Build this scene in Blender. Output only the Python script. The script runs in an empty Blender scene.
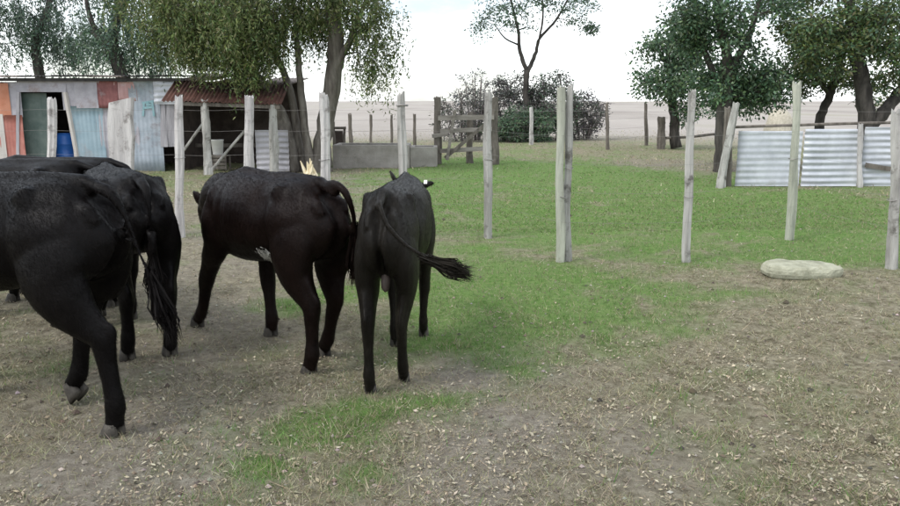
import bpy, math, random
import numpy as np
from mathutils import Vector, noise as mnoise
R = math.radians
random.seed(7); rng = np.random.default_rng(7)
sc = bpy.context.scene
col = sc.collection

# ------------------------------------------------------------------ camera
F_PX, CAM_H, PITCH = 760.0, 1.6, R(11.2)
cd = bpy.data.cameras.new('camera'); cam = bpy.data.objects.new('camera', cd); col.objects.link(cam)
cam.location = (0, 0, CAM_H); cam.rotation_euler = (math.pi/2 - PITCH, 0, 0)
cd.sensor_width = 36; cd.lens = F_PX/900*36; cd.clip_end = 4000; cd.clip_start = 0.05
sc.camera = cam

# ------------------------------------------------------------------ sky
SUN_EL, SUN_AZ = 52, -125        # azimuth measured clockwise from +Y (view direction)
w = bpy.data.worlds.new('World'); sc.world = w; w.use_nodes = True
nt = w.node_tree; N = nt.nodes; L = nt.links
bg = N['Background']
sky = N.new('ShaderNodeTexSky'); sky.sky_type = 'NISHITA'; sky.sun_disc = False
sky.sun_elevation = R(SUN_EL); sky.sun_rotation = R(SUN_AZ); sky.dust_density = 1.0; sky.air_density = 1.0
tc = N.new('ShaderNodeTexCoord'); mp = N.new('ShaderNodeMapping'); mp.inputs['Scale'].default_value = (1.2, 1.2, 3.2)
mp.inputs['Location'].default_value = (.35, .2, .1)
nz = N.new('ShaderNodeTexNoise'); nz.inputs['Scale'].default_value = 2.1; nz.inputs['Detail'].default_value = 7; nz.inputs['Roughness'].default_value = .55
rp = N.new('ShaderNodeValToRGB'); rp.color_ramp.elements[0].position = .38; rp.color_ramp.elements[1].position = .64
rp.color_ramp.elements[0].color = (.16, .16, .16, 1); rp.color_ramp.elements[1].color = (1, 1, 1, 1)
mx = N.new('ShaderNodeMix'); mx.data_type = 'RGBA'; mx.inputs[7].default_value = (12.2, 12.6, 12.9, 1)   # thin bright cloud
L.new(tc.outputs['Generated'], mp.inputs[0]); L.new(mp.outputs[0], nz.inputs['Vector']); L.new(nz.outputs[0], rp.inputs[0])
L.new(rp.outputs[0], mx.inputs[0]); L.new(sky.outputs[0], mx.inputs[6]); L.new(mx.outputs[2], bg.inputs[0])
bg.inputs[1].default_value = 0.14

sd = bpy.data.lights.new('sun', 'SUN'); sun = bpy.data.objects.new('sun', sd); col.objects.link(sun)
sd.energy = 1.5; sd.angle = R(14); sd.color = (1, .975, .94)
sdir = Vector((math.sin(R(SUN_AZ))*math.cos(R(SUN_EL)), math.cos(R(SUN_AZ))*math.cos(R(SUN_EL)), math.sin(R(SUN_EL))))
sun.rotation_euler = sdir.to_track_quat('Z', 'Y').to_euler(); sun.location = (0, 0, 30)
vs = sc.view_settings; vs.view_transform = 'Standard'; vs.look = 'None'; vs.exposure = 0.38; vs.gamma = 1; vs.use_curve_mapping = False

# ------------------------------------------------------------------ pixel -> place
CP, SP = math.cos(PITCH), math.sin(PITCH)
def ray(px, py):
    u = (px-450)/F_PX; v = (253-py)/F_PX
    return np.array([u, CP + v*SP, -SP + v*CP])
def G(px, py, z=0.0):                      # point on the ground under a pixel
    d = ray(px, py); t = (z-CAM_H)/d[2]; return np.array([d[0]*t, d[1]*t, z])
def AT(px, py, Y):                         # point at distance Y (metres ahead)
    d = ray(px, py); t = Y/d[1]; return np.array([d[0]*t, Y, CAM_H + d[2]*t])
def sm(a, b, x):
    t = np.clip((x-a)/(b-a), 0, 1); return t*t*(3-2*t)

# vectorised value noise
def vnoise(x, y, s, seed=0):
    x = np.asarray(x, float)/s; y = np.asarray(y, float)/s
    xi = np.floor(x).astype(np.int64); yi = np.floor(y).astype(np.int64); fx = x-xi; fy = y-yi
    fx = fx*fx*(3-2*fx); fy = fy*fy*(3-2*fy)
    def h(a, b):
        n = (a*374761393 + b*668265263 + seed*1442695041) & 0xffffffff
        n = ((n ^ (n >> 13))*1274126177) & 0xffffffff
        return ((n ^ (n >> 16)) & 0xffff)/65535.0
    return (h(xi, yi)*(1-fx)+h(xi+1, yi)*fx)*(1-fy) + (h(xi, yi+1)*(1-fx)+h(xi+1, yi+1)*fx)*fy

def gz(x, y):                              # ground height
    x = np.asarray(x, float); y = np.asarray(y, float)
    near = 1-sm(14, 40, np.hypot(x, y))
    z = near*((vnoise(x, y, 1.7, 1)-.5)*.05 + (vnoise(x, y, .45, 2)-.5)*.026 + (vnoise(x, y, .16, 3)-.5)*.022)
    far = np.hypot(x, y)
    z = z + 1.75*sm(60, 330, far) + (vnoise(x, y, 120, 5)-.5)*.9*sm(90, 400, far) + .0022*np.clip(far-330, 0, 900)
    return z
def gh(x, y): return float(gz(np.array([x]), np.array([y]))[0])

BL = [(735, 222, 3.6, 2.2, 1.15), (560, 205, 2.6, 3.4, 1.0), (860, 225, 2.6, 2.4, 1.1), (600, 178, 3.5, 4.0, .75), (520, 172, 2.0, 3.2, .95),
      (530, 285, 1.0, .9, .85), (480, 320, .5, .5, .5), (580, 318, .9, .5, .45), (400, 360, .5, .4, .4), (490, 212, .8, .9, -.5), (700, 300, 1.2, .4, .25), (450, 262, .55, .9, .62), (630, 290, 1.0, .5, .5), (430, 335, .5, .5, .6), (475, 300, .6, .5, .6),
      (295, 430, .42, .28, .72), (265, 468, .18, .13, .8), (362, 480, .17, .2, .75), (440, 402, .45, .22, .62), (360, 415, .4, .28, .55), (200, 450, .4, .2, .25), (560, 350, .6, .4, .3), (520, 375, .3, .3, .35),
      (290, 300, .5, .5, .55), (345, 290, .4, .6, .5), (215, 225, .5, 1.5, .5), (450, 162, 1.0, 1.2, .8), (60, 370, .4, .4, .45),
      (800, 255, 1.6, .5, .8), (690, 165, 2.6, 2.2, -.4), (150, 300, 1, 1, .15), (640, 330, .6, .5, .35), (860, 430, .8, .5, .22)]
BLW = [(G(a, b)[0], G(a, b)[1], rx, ry, s) for a, b, rx, ry, s in BL]
def green(x, y):                           # how grassy the ground is
    x = np.asarray(x, float); y = np.asarray(y, float); m = np.zeros_like(x)
    for cx, cy, rx, ry, s in BLW:
        m = m + s*np.exp(-(((x-cx)/rx)**2 + ((y-cy)/ry)**2))
    out = .62*sm(9.5, 15, y)*(1-sm(30, 46, np.hypot(x, y)))
    m = m + out*.7
    n = vnoise(x, y, .8, 11)*.45 + vnoise(x, y, .27, 12)*.35 + vnoise(x, y, .09, 13)*.2
    big = vnoise(x, y, 2.3, 14)*.6+vnoise(x, y, 1.1, 15)*.4
    wx = x+.9*(vnoise(x, y, .9, 18)-.5)+.35*(vnoise(x, y, .3, 19)-.5)
    n2 = vnoise(wx, y, .33, 51)*.5+vnoise(wx, y, .14, 52)*.3+vnoise(x, y, .06, 53)*.2
    g = .92*sm(.22, .98, np.clip(m, 0, 1.1)*(.12+.55*n+.6*n2+.55*big) + (n2-.5)*.62)
    g = np.clip(g+.16*sm(.55, .75, vnoise(x, y, .4, 16)*.6+vnoise(x, y, .13, 17)*.4), 0, 1)
    return g*(1-sm(30, 44, np.hypot(x*.8, y)))
def bare(x, y):                            # trodden grey earth
    x = np.asarray(x, float); y = np.asarray(y, float); m = np.zeros_like(x)
    for px, py, rx, ry, s in [(505, 420, .45, 1.0, .8), (480, 350, .5, .7, .6), (210, 330, .7, 1.0, .8), (150, 420, .8, .6, .6), (250, 240, 2, 3, .7), (470, 480, .5, .4, .6),
                              (130, 480, .8, .4, .5), (370, 185, 2.2, 3, 1), (650, 440, .35, .6, .5), (690, 168, 3, 3, .6), (60, 460, .8, .5, .5)]:
        c = G(px, py); m = m + s*np.exp(-(((x-c[0])/rx)**2+((y-c[1])/ry)**2))
    return np.clip(m*(.4+1.1*vnoise(x, y, .5, 21)), 0, 1)

# ------------------------------------------------------------------ materials
def mat(name, base, base2=None, rough=.85, scale=6.0, stretch=(1, 1, 1), bump=.0, bscale=None, metal=0, spec=.3, third=None, attr=None, translucent=0, sheen=0, detail=6, ramp=(.35, .65), tpos=(.6, .72)):
    m = bpy.data.materials.new(name); m.use_nodes = True
    t = m.node_tree; n = t.nodes; l = t.links; b = n['Principled BSDF']
    b.inputs['Roughness'].default_value = rough; b.inputs['Metallic'].default_value = metal
    b.inputs['Specular IOR Level'].default_value = spec
    if sheen:
        b.inputs['Sheen Weight'].default_value = sheen; b.inputs['Sheen Roughness'].default_value = .5
    c = n.new('ShaderNodeTexCoord'); mp = n.new('ShaderNodeMapping'); mp.inputs['Scale'].default_value = stretch
    l.new(c.outputs['Object'], mp.inputs[0])
    outc = None
    if base2 is not None:
        z = n.new('ShaderNodeTexNoise'); z.inputs['Scale'].default_value = scale; z.inputs['Detail'].default_value = detail; z.inputs['Roughness'].default_value = .62
        l.new(mp.outputs[0], z.inputs['Vector'])
        r = n.new('ShaderNodeValToRGB'); r.color_ramp.elements[0].position = ramp[0]; r.color_ramp.elements[1].position = ramp[1]
        r.color_ramp.elements[0].color = (*base, 1); r.color_ramp.elements[1].color = (*base2, 1)
        l.new(z.outputs[0], r.inputs[0]); outc = r.outputs[0]
        if third is not None:
            z2 = n.new('ShaderNodeTexNoise'); z2.inputs['Scale'].default_value = scale*.45; z2.inputs['Detail'].default_value = 8; z2.inputs['Roughness'].default_value = .7
            mp3 = n.new('ShaderNodeMapping'); mp3.inputs['Location'].default_value = (3.1, 7.7, 1.9); l.new(c.outputs['Object'], mp3.inputs[0]); l.new(mp3.outputs[0], z2.inputs['Vector'])
            r2 = n.new('ShaderNodeValToRGB'); r2.color_ramp.elements[0].position = tpos[0]; r2.color_ramp.elements[1].position = tpos[1]
            l.new(z2.outputs[0], r2.inputs[0])
            mm = n.new('ShaderNodeMix'); mm.data_type = 'RGBA'; mm.inputs[7].default_value = (*third, 1)
            l.new(r2.outputs[0], mm.inputs[0]); l.new(outc, mm.inputs[6]); outc = mm.outputs[2]
    if attr:
        a = n.new('ShaderNodeAttribute'); a.attribute_name = attr
        if outc is None: outc = a.outputs['Color']
        else:
            mm = n.new('ShaderNodeMix'); mm.data_type = 'RGBA'; mm.blend_type = 'MULTIPLY'; mm.inputs[0].default_value = 1
            l.new(outc, mm.inputs[6]); l.new(a.outputs['Color'], mm.inputs[7]); outc = mm.outputs[2]
    if outc is None: b.inputs['Base Color'].default_value = (*base, 1)
    else: l.new(outc, b.inputs['Base Color'])
    if bump:
        zb = n.new('ShaderNodeTexNoise'); zb.inputs['Scale'].default_value = bscale or scale*3; zb.inputs['Detail'].default_value = 8; zb.inputs['Roughness'].default_value = .65
        l.new(mp.outputs[0], zb.inputs['Vector'])
        bp = n.new('ShaderNodeBump'); bp.inputs['Strength'].default_value = bump; bp.inputs['Distance'].default_value = .02
        l.new(zb.outputs[0], bp.inputs['Height']); l.new(bp.outputs[0], b.inputs['Normal'])
    if translucent:
        tr = n.new('ShaderNodeBsdfTranslucent'); ms = n.new('ShaderNodeMixShader'); ms.inputs[0].default_value = translucent
        if outc is not None: l.new(outc, tr.inputs[0])
        else: tr.inputs[0].default_value = (*base, 1)
        l.new(b.outputs[0], ms.inputs[1]); l.new(tr.outputs[0], ms.inputs[2]); l.new(ms.outputs[0], n['Material Output'].inputs[0])
    return m
M = {}
M['leaf'] = mat('leaf', (0, 0, 0), attr='tint', rough=.5, spec=.35, translucent=.28)
M['grass'] = mat('grass_blade', (0, 0, 0), attr='tint', rough=.7, spec=.15, translucent=.3)
M['litter'] = mat('dry_leaf', (0, 0, 0), attr='tint', rough=.8, spec=.2)
M['bark'] = mat('bark', (.085, .072, .06), (.2, .18, .155), rough=.95, scale=9, stretch=(1, 1, .22), bump=.9, bscale=16, third=(.27, .26, .24))
M['bark_dark'] = mat('dark_bark', (.03, .027, .024), (.09, .08, .07), rough=.95, scale=9, stretch=(1, 1, .25), bump=.8, bscale=16)
M['twig'] = mat('twig_bark', (.10, .085, .08), (.2, .17, .16), rough=.95, scale=9)
M['post'] = mat('weathered_post', (.25, .24, .22), (.47, .455, .425), rough=.92, scale=11, stretch=(1, 1, .13), bump=.9, bscale=26, third=(.13, .12, .105), tpos=(.54, .66))
M['post_pale'] = mat('bleached_post', (.36, .34, .33), (.58, .555, .53), rough=.92, scale=11, stretch=(1, 1, .13), bump=.9, bscale=26, third=(.22, .2, .185), tpos=(.54, .66))
M['post_green'] = mat('lichen_post', (.27, .275, .225), (.46, .465, .385), rough=.92, scale=11, stretch=(1, 1, .15), bump=.9, bscale=26, third=(.2, .2, .15))
M['post_dark'] = mat('dark_timber', (.09, .078, .066), (.2, .175, .15), rough=.92, scale=8, stretch=(1, 1, .2), bump=.7, bscale=20)
M['rail'] = mat('grey_rail', (.17, .15, .13), (.32, .29, .26), rough=.92, scale=8, stretch=(.2, 1, 1), bump=.7, bscale=20)
M['wire'] = mat('wire', (.2, .19, .18), (.3, .28, .26), rough=.6, metal=.6, scale=10)
M['concrete'] = mat('concrete', (.24, .22, .195), (.34, .315, .285), rough=.92, scale=3.5, bump=.5, bscale=30, third=(.15, .14, .115))
M['stone'] = mat('stone', (.25, .25, .18), (.43, .425, .32), rough=.92, scale=7, bump=.9, bscale=24, third=(.28, .27, .19))
M['tin'] = mat('white_tin', (.42, .435, .47), (.56, .575, .61), rough=.5, metal=.12, scale=2.5, bump=.1, third=(.30, .27, .25), tpos=(.58, .76))
M['tin_grey'] = mat('grey_tin', (.36, .35, .37), (.5, .48, .5), rough=.6, metal=.1, scale=3, bump=.15, third=(.30, .2, .15), tpos=(.66, .8))
M['tin_rust'] = mat('rusty_tin', (.07, .036, .028), (.125, .060, .045), rough=.85, scale=4, bump=.25, third=(.09, .05, .04))
M['tin_brown'] = mat('brown_tin', (.16, .13, .115), (.30, .25, .22), rough=.85, scale=4, bump=.25, third=(.17, .08, .055))
M['tin_dark'] = mat('tarred_tin', (.035, .033, .035), (.08, .075, .075), rough=.8, scale=4, bump=.2)
M['p_red'] = mat('red_paint', (.36, .13, .105), (.46, .20, .165), rough=.75, scale=3.5, bump=.2, third=(.42, .30, .27), tpos=(.6, .75))
M['p_orange'] = mat('orange_paint', (.42, .17, .10), (.50, .23, .15), rough=.75, scale=3.5, bump=.2, third=(.4, .3, .27))
M['p_pink'] = mat('pink_paint', (.40, .23, .22), (.48, .31, .30), rough=.75, scale=3.5, bump=.2, third=(.47, .42, .41))
M['p_bluegrey'] = mat('bluegrey_paint', (.22, .31, .36), (.31, .40, .45), rough=.7, scale=3.2, bump=.2, third=(.30, .29, .30), tpos=(.52, .68))
M['p_pale'] = mat('pale_paint', (.30, .285, .31), (.43, .41, .44), rough=.75, scale=3.4, bump=.2, third=(.20, .14, .12), tpos=(.54, .70))
M['p_paleblue'] = mat('paleblue_paint', (.28, .325, .37), (.40, .44, .49), rough=.75, scale=3.4, bump=.2, third=(.22, .19, .19), tpos=(.52, .68))
M['p_maroon'] = mat('maroon_paint', (.16, .065, .065), (.26, .11, .105), rough=.8, scale=4, bump=.2, third=(.3, .24, .24))
M['p_dgreen'] = mat('dark_green_paint', (.07, .10, .09), (.12, .15, .135), rough=.7, scale=4, bump=.2)
M['teal'] = mat('teal_paint', (.20, .35, .38), (.28, .43, .46), rough=.8, scale=20)
M['board'] = mat('grey_board', (.26, .25, .265), (.42, .40, .42), rough=.9, scale=7, stretch=(1, 1, .15), bump=.6, bscale=18)
M['cream'] = mat('cream_board', (.46, .42, .39), (.58, .54, .50), rough=.9, scale=7, stretch=(1, 1, .2), bump=.4, bscale=18)
M['inside'] = mat('dark_board', (.045, .035, .03), (.09, .07, .06), rough=.95, scale=4)  # very dark boards for the inner walls and the small box
M['blue'] = mat('blue_plastic', (.02, .11, .42), (.03, .15, .5), rough=.4, scale=4, spec=.5)
M['white'] = mat('white_plastic', (.62, .61, .57), (.74, .73, .69), rough=.5, scale=5)
M['hay'] = mat('dry_hay', (.42, .38, .30), (.58, .53, .44), rough=.95, scale=14, bump=.8)
M['splinter'] = mat('raw_split_wood', (.55, .45, .27), (.76, .68, .50), rough=.8, scale=14, stretch=(1, 1, .3))
M['water'] = mat('trough_water', (.03, .035, .03), rough=.06, spec=.5)
M['hoof'] = mat('hoof', (.03, .026, .022), (.085, .075, .062), rough=.7, scale=14)
M['skin'] = mat('pinkish_skin', (.05, .038, .032), (.11, .085, .075), rough=.7, scale=20)
M['eye'] = mat('eye', (.006, .005, .004), rough=.08, spec=.6)
M['tag'] = mat('tag_plastic', (.75, .74, .66), (.82, .80, .72), rough=.45, scale=5)
def coat_mat(name, a, b, h):
    return (mat(name, a, b, rough=.42, scale=3.2, bump=.22, bscale=60, spec=.095, stretch=(.6, 1, 1)), mat(name+'_hair', h, tuple(min(1, v*1.9) for v in h), rough=.5, spec=.04, scale=4))

# ------------------------------------------------------------------ mesh helpers
def mesh_obj(name, verts, faces, m, parent=None, smooth=False, origin=None, tint=None):
    me = bpy.data.meshes.new(name)
    v = np.asarray(verts, float)
    if origin is None and parent is not None: origin = np.array(parent.get('_o', (0, 0, 0)))
    if origin is not None: v = v-np.asarray(origin)
    me.from_pydata(v.tolist(), [], [tuple(int(i) for i in f) for f in faces])
    me.materials.append(m)
    if smooth: me.polygons.foreach_set('use_smooth', [True]*len(me.polygons))
    me.update()
    o = bpy.data.objects.new(name, me); col.objects.link(o)
    if parent is not None: o.parent = parent
    elif origin is not None: o.location = origin
    return o
def quads_obj(name, V, m, parent=None, tint=None, k=4, origin=None):
    """V: (n,k,3) array of separate k-gons, tint (n,3)"""
    n = V.shape[0]
    if origin is None and parent is not None: origin = np.array(parent.get('_o', (0, 0, 0)))
    if origin is not None: V = V-np.asarray(origin)[None, None, :]
    me = bpy.data.meshes.new(name)
    me.vertices.add(n*k); me.vertices.foreach_set('co', V.reshape(-1).astype(np.float32))
    me.loops.add(n*k); me.loops.foreach_set('vertex_index', np.arange(n*k, dtype=np.int32))
    me.polygons.add(n); me.polygons.foreach_set('loop_start', np.arange(0, n*k, k, dtype=np.int32))
    me.polygons.foreach_set('loop_total', np.full(n, k, dtype=np.int32))
    me.update(calc_edges=True)
    if tint is not None:
        a = me.attributes.new('tint', 'FLOAT_COLOR', 'POINT')
        c = np.ones((n, k, 4), np.float32); c[:, :, :3] = tint[:, None, :]
        a.data.foreach_set('color', c.reshape(-1))
    me.materials.append(m)
    o = bpy.data.objects.new(name, me); col.objects.link(o)
    if parent is not None: o.parent = parent
    elif origin is not None: o.location = origin
    return o
def tag(o, label, cat=None, group=None, kind=None):
    o['label'] = label
    if cat: o['category'] = cat
    if group: o['group'] = group
    if kind: o['kind'] = kind
    return o
ROOTS = []
def root(name, loc, label, cat, group=None):
    o = bpy.data.objects.new(name, None); col.objects.link(o); o.location = tuple(loc); o.empty_display_size = .2
    o['_o'] = tuple(float(v) for v in loc); ROOTS.append(o)
    return tag(o, label, cat, group)
class MB:
    def __init__(s): s.v = []; s.f = []
    def add(s, v, f):
        b = len(s.v); s.v += [tuple(p) for p in v]; s.f += [tuple(i+b for i in q) for q in f]
    def box(s, c, sx, sy, sz, ax=None):
        c = np.array(c, float); A = np.eye(3) if ax is None else np.array(ax, float)
        P = [c + A[0]*sx*i + A[1]*sy*j + A[2]*sz*k for i in (-.5, .5) for j in (-.5, .5) for k in (-.5, .5)]
        s.add(P, [(0, 1, 3, 2), (4, 6, 7, 5), (0, 4, 5, 1), (2, 3, 7, 6), (0, 2, 6, 4), (1, 5, 7, 3)])
    def tube(s, pts, rad, n=8, jit=0, caps=True, flat=1.0):
        pts = [np.array(p, float) for p in pts]; m = len(pts)
        rad = [rad]*m if np.isscalar(rad) else rad
        V = []; ref = None
        for i in range(m):
            t = pts[min(i+1, m-1)]-pts[max(i-1, 0)]; t = t/(np.linalg.norm(t)+1e-9)
            if ref is None: ref = np.array([1., 0, 0]) if abs(t[0]) < .8 else np.array([0, 1., 0])
            u = ref-t*ref.dot(t); u /= np.linalg.norm(u)+1e-9; ref = u; b = np.cross(t, u)
            for k in range(n):
                a = 2*math.pi*k/n; r = rad[i]*(1+jit*(random.random()-.5))
                V.append(pts[i]+u*math.cos(a)*r+b*math.sin(a)*r*flat)
        Fc = [(i*n+k, i*n+(k+1) % n, (i+1)*n+(k+1) % n, (i+1)*n+k) for i in range(m-1) for k in range(n)]
        if caps: Fc += [tuple(range(n-1, -1, -1)), tuple((m-1)*n+k for k in range(n))]
        s.add(V, Fc)
    def build(s, name, m, parent=None, smooth=False, origin=None): return mesh_obj(name, s.v, s.f, m, parent, smooth, origin)
def catmull(P, n):
    P = [np.array(p, float) for p in P]; out = []
    if len(P) < 3: return [P[0]+(P[-1]-P[0])*i/n for i in range(n+1)]
    Q = [2*P[0]-P[1]]+P+[2*P[-1]-P[-2]]
    for i in range(1, len(Q)-2):
        for k in range(n):
            t = k/n; a, b, c, d = Q[i-1:i+3]
            out.append(.5*((2*b)+(-a+c)*t+(2*a-5*b+4*c-d)*t*t+(-a+3*b-3*c+d)*t**3))
    out.append(P[-1]); return out

# ------------------------------------------------------------------ ground
def axis(lo_dense, hi_dense, step, lo, hi, gr=1.09):
    a = list(np.arange(lo_dense, hi_dense, step)); s = step; x = a[-1]
    while x < hi: s *= gr; x += s; a.append(x)
    s = step; x = a[0]; pre = []
    while x > lo: s *= gr; x -= s; pre.append(x)
    return np.array(pre[::-1]+a)
gx = axis(-5, 5, .055, -1500, 1500); gy = axis(.8, 13, .055, -40, 2200, 1.07)
X, Y = np.meshgrid(gx, gy); Z = gz(X, Y)
nx, ny = len(gx), len(gy)
me = bpy.data.meshes.new('ground'); V = np.stack([X, Y, Z], -1).reshape(-1, 3)
i = np.arange(nx-1)[None, :]+np.arange(ny-1)[:, None]*nx; Q = np.stack([i, i+1, i+1+nx, i+nx], -1).reshape(-1)
me.vertices.add(len(V)); me.vertices.foreach_set('co', V.reshape(-1)); me.loops.add(len(Q)); me.loops.foreach_set('vertex_index', Q.astype(np.int32))
nq = len(Q)//4; me.polygons.add(nq); me.polygons.foreach_set('loop_start', np.arange(0, nq*4, 4, dtype=np.int32)); me.polygons.foreach_set('loop_total', np.full(nq, 4, np.int32))
me.polygons.foreach_set('use_smooth', np.ones(nq, bool)); me.update(calc_edges=True)
fx, fy = X.reshape(-1), Y.reshape(-1); far = np.hypot(fx*.8, fy)
for nm, arr in (('green', green(fx, fy)), ('bare', bare(fx, fy)), ('pasture', sm(27, 42, far+5*(vnoise(fx, fy, 7, 31)-.5)))):
    a = me.attributes.new(nm, 'FLOAT', 'POINT'); a.data.foreach_set('value', arr.astype(np.float32))
def ground_mat():
    m = bpy.data.materials.new('ground'); m.use_nodes = True; t = m.node_tree; n = t.nodes; l = t.links; b = n['Principled BSDF']
    b.inputs['Roughness'].default_value = .95; b.inputs['Specular IOR Level'].default_value = .12
    c = n.new('ShaderNodeTexCoord')
    def nz(s, d=6, r=.65, st=None):
        z = n.new('ShaderNodeTexNoise'); z.inputs['Scale'].default_value = s; z.inputs['Detail'].default_value = d; z.inputs['Roughness'].default_value = r
        if st:
            q = n.new('ShaderNodeMapping'); q.inputs['Scale'].default_value = st; l.new(c.outputs['Object'], q.inputs[0]); l.new(q.outputs[0], z.inputs['Vector'])
        else: l.new(c.outputs['Object'], z.inputs['Vector'])
        return z.outputs[0]
    def ramp(src, *st):
        r = n.new('ShaderNodeValToRGB'); e = r.color_ramp.elements
        while len(e) < len(st): e.new(.5)
        for k, (p, cc) in enumerate(st): e[k].position = p; e[k].color = (*cc, 1)
        l.new(src, r.inputs[0]); return r.outputs[0]
    def mix(f, a, bb):
        x = n.new('ShaderNodeMix'); x.data_type = 'RGBA'; l.new(f, x.inputs[0]); l.new(a, x.inputs[6]); l.new(bb, x.inputs[7]); return x.outputs[2]
    def at(s):
        a = n.new('ShaderNodeAttribute'); a.attribute_name = s; return a.outputs['Fac']
    dirt = ramp(nz(22, 9, .75), (.27, (.075, .064, .040)), (.42, (.185, .162, .108)), (.54, (.27, .242, .17)), (.68, (.38, .35, .26)))
    earth = ramp(nz(14, 9, .75), (.3, (.125, .107, .083)), (.5, (.235, .208, .167)), (.7, (.35, .32, .265)))
    grs = ramp(nz(16, 9, .75), (.3, (.065, .115, .028)), (.5, (.125, .215, .055)), (.72, (.22, .265, .105)))
    fld = ramp(nz(.05, 8, .6, (1, .3, 1)), (.35, (.29, .26, .23)), (.52, (.37, .335, .30)), (.68, (.31, .29, .235)))
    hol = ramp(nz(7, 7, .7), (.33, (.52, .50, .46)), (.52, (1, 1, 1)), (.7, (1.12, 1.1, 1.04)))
    def mul(a, bb):
        x = n.new('ShaderNodeMix'); x.data_type = 'RGBA'; x.blend_type = 'MULTIPLY'; x.inputs[0].default_value = 1; l.new(a, x.inputs[6]); l.new(bb, x.inputs[7]); return x.outputs[2]
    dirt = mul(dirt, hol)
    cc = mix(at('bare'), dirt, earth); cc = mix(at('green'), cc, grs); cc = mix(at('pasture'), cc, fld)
    l.new(cc, b.inputs['Base Color'])
    bp = n.new('ShaderNodeBump'); bp.inputs['Strength'].default_value = .9; bp.inputs['Distance'].default_value = .03
    l.new(nz(38, 9, .75), bp.inputs['Height']); l.new(bp.outputs[0], b.inputs['Normal'])
    return m
me.materials.append(ground_mat())
go = bpy.data.objects.new('ground', me); col.objects.link(go); go['kind'] = 'structure'
tag(go, 'trodden paddock earth with dry litter and green grass patches', 'ground')

# ------------------------------------------------------------------ trees
TREES = {}
def tint(n, cols, jit=.25, sat=.1):
    c = np.array(cols)[rng.integers(0, len(cols), n)]
    return np.clip(c*(1+jit*(rng.random((n, 1))*2-1))*(1+sat*(rng.random((n, 3))*2-1)), 0, 1)
def leaves(P, D, length, width, cols, jit=.3):
    """rhombic leaves at P pointing along D"""
    n = len(P); D = D/(np.linalg.norm(D, axis=1, keepdims=True)+1e-9)
    r = rng.normal(size=(n, 3)); S = np.cross(D, r); S /= np.linalg.norm(S, axis=1, keepdims=True)+1e-9
    ln = length*(.6+.8*rng.random((n, 1))); wd = width*(.6+.8*rng.random((n, 1)))
    U = np.cross(D, S)
    V = np.stack([P, P+D*ln*.45+S*wd*.5+U*wd*.15, P+D*ln, P+D*ln*.45-S*wd*.5+U*wd*.15], 1)
    return V, tint(n, cols, jit)
def make_tree(name, label, trunks, blobs, leaf, cols, bark, group=None, cat='tree', droop=0, per=260, attach=.03, clump=.42, tw=10, rootpt=None):
    """trunks: list of [(point, radius)...]; blobs: (centre, rx, ry, rz, count)"""
    base = np.array(rootpt if rootpt is not None else trunks[0][0][0], float)
    rt = root(name, base, label, cat, group)
    mb = MB(); nodes = []
    for tr in trunks:
        P = catmull([p for p, r in tr], 5); rr = np.interp(np.linspace(0, 1, len(P)), np.linspace(0, 1, len(tr)), [r for p, r in tr])
        P = [p+np.array([random.gauss(0, 1), random.gauss(0, 1), 0])*rr[k]*.10 for k, p in enumerate(P)]
        mb.tube(P, list(rr), 10, .16)
        for k, p in enumerate(P):
            if k > len(P)*.35: nodes.append((p, rr[k]))
    cl = []
    for c, rx, ry, rz, cnt in blobs:
        for _ in range(cnt):
            while True:
                q = rng.uniform(-1, 1, 3)
                if .25 < np.linalg.norm(q) <= 1: break
            cl.append(np.array(c)+q*np.array([rx, ry, rz]))
    np0 = np.array([p for p, r in nodes])
    cl.sort(key=lambda q: np.min(np.linalg.norm(np0-q, axis=1)))
    VV = []; TT = []
    for q in cl:
        A = np.array([p for p, r in nodes]); d = np.linalg.norm(A-q, axis=1) + .6*np.clip(A[:, 2]-q[2]+.1, 0, None); k = int(np.argmin(d))
        p0, r0 = nodes[k]; r1 = min(r0*.72, attach+.012*d[k])
        if d[k] > .12:
            mid = (p0+q)/2+np.array([random.gauss(0, .09), random.gauss(0, .09), .10])*d[k]
            path = catmull([p0, mid, q], 4); rs = np.linspace(r1, .008, len(path))
            mb.tube(path, list(rs), 5, .1, caps=False)
            for j in range(2, len(path), 2): nodes.append((path[j], float(rs[j])))
        cs = clump*random.uniform(.7, 1.3)
        shade = 1+.25*random.uniform(-1, 1)
        if droop > 0:
            ns = max(3, per//14)
            for _ in range(ns):
                s = q+rng.normal(size=3)*cs*.5; ln = droop*random.uniform(.4, 1.25); n = 14
                out = np.array([random.gauss(0, .25), random.gauss(0, .25), 0])
                tt = np.linspace(0, 1, n)[:, None]
                P = s+out*tt*ln+np.array([0, 0, -1])*(tt**1.3)*ln+np.array([0, 0, .1])*np.sin(tt*3.14)*ln + rng.normal(size=(n, 3))*.012
                D = rng.normal(size=(n, 3))*.65+np.array([0, 0, -.75])
                v, t = leaves(P, D, leaf[0], leaf[1], cols); VV.append(v); TT.append(t*shade)
        else:
            n = per; g = rng.normal(size=(n, 3)); g = g/np.linalg.norm(g, axis=1, keepdims=True)*(rng.random((n, 1))**.5)*cs*np.array([1.15, 1.15, .75])
            D = g/cs+rng.normal(size=(n, 3))*.7+np.array([0, 0, -.25])
            v, t = leaves(q+g, D, leaf[0], leaf[1], cols); VV.append(v); TT.append(t*shade)
            for _ in range(tw//3):
                e = q+rng.normal(size=3)*cs*.6; mb.tube([q, (q+e)/2+rng.normal(size=3)*.03, e], [.008, .006, .004], 3, caps=False)
    mb.build('trunk', bark, rt, smooth=True)
    quads_obj('crown', np.concatenate(VV), M['leaf'], rt, np.concatenate(TT))
    return rt
def T(*pts): return [(AT(px, py, y), r) for px, py, y, r in pts]
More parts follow.
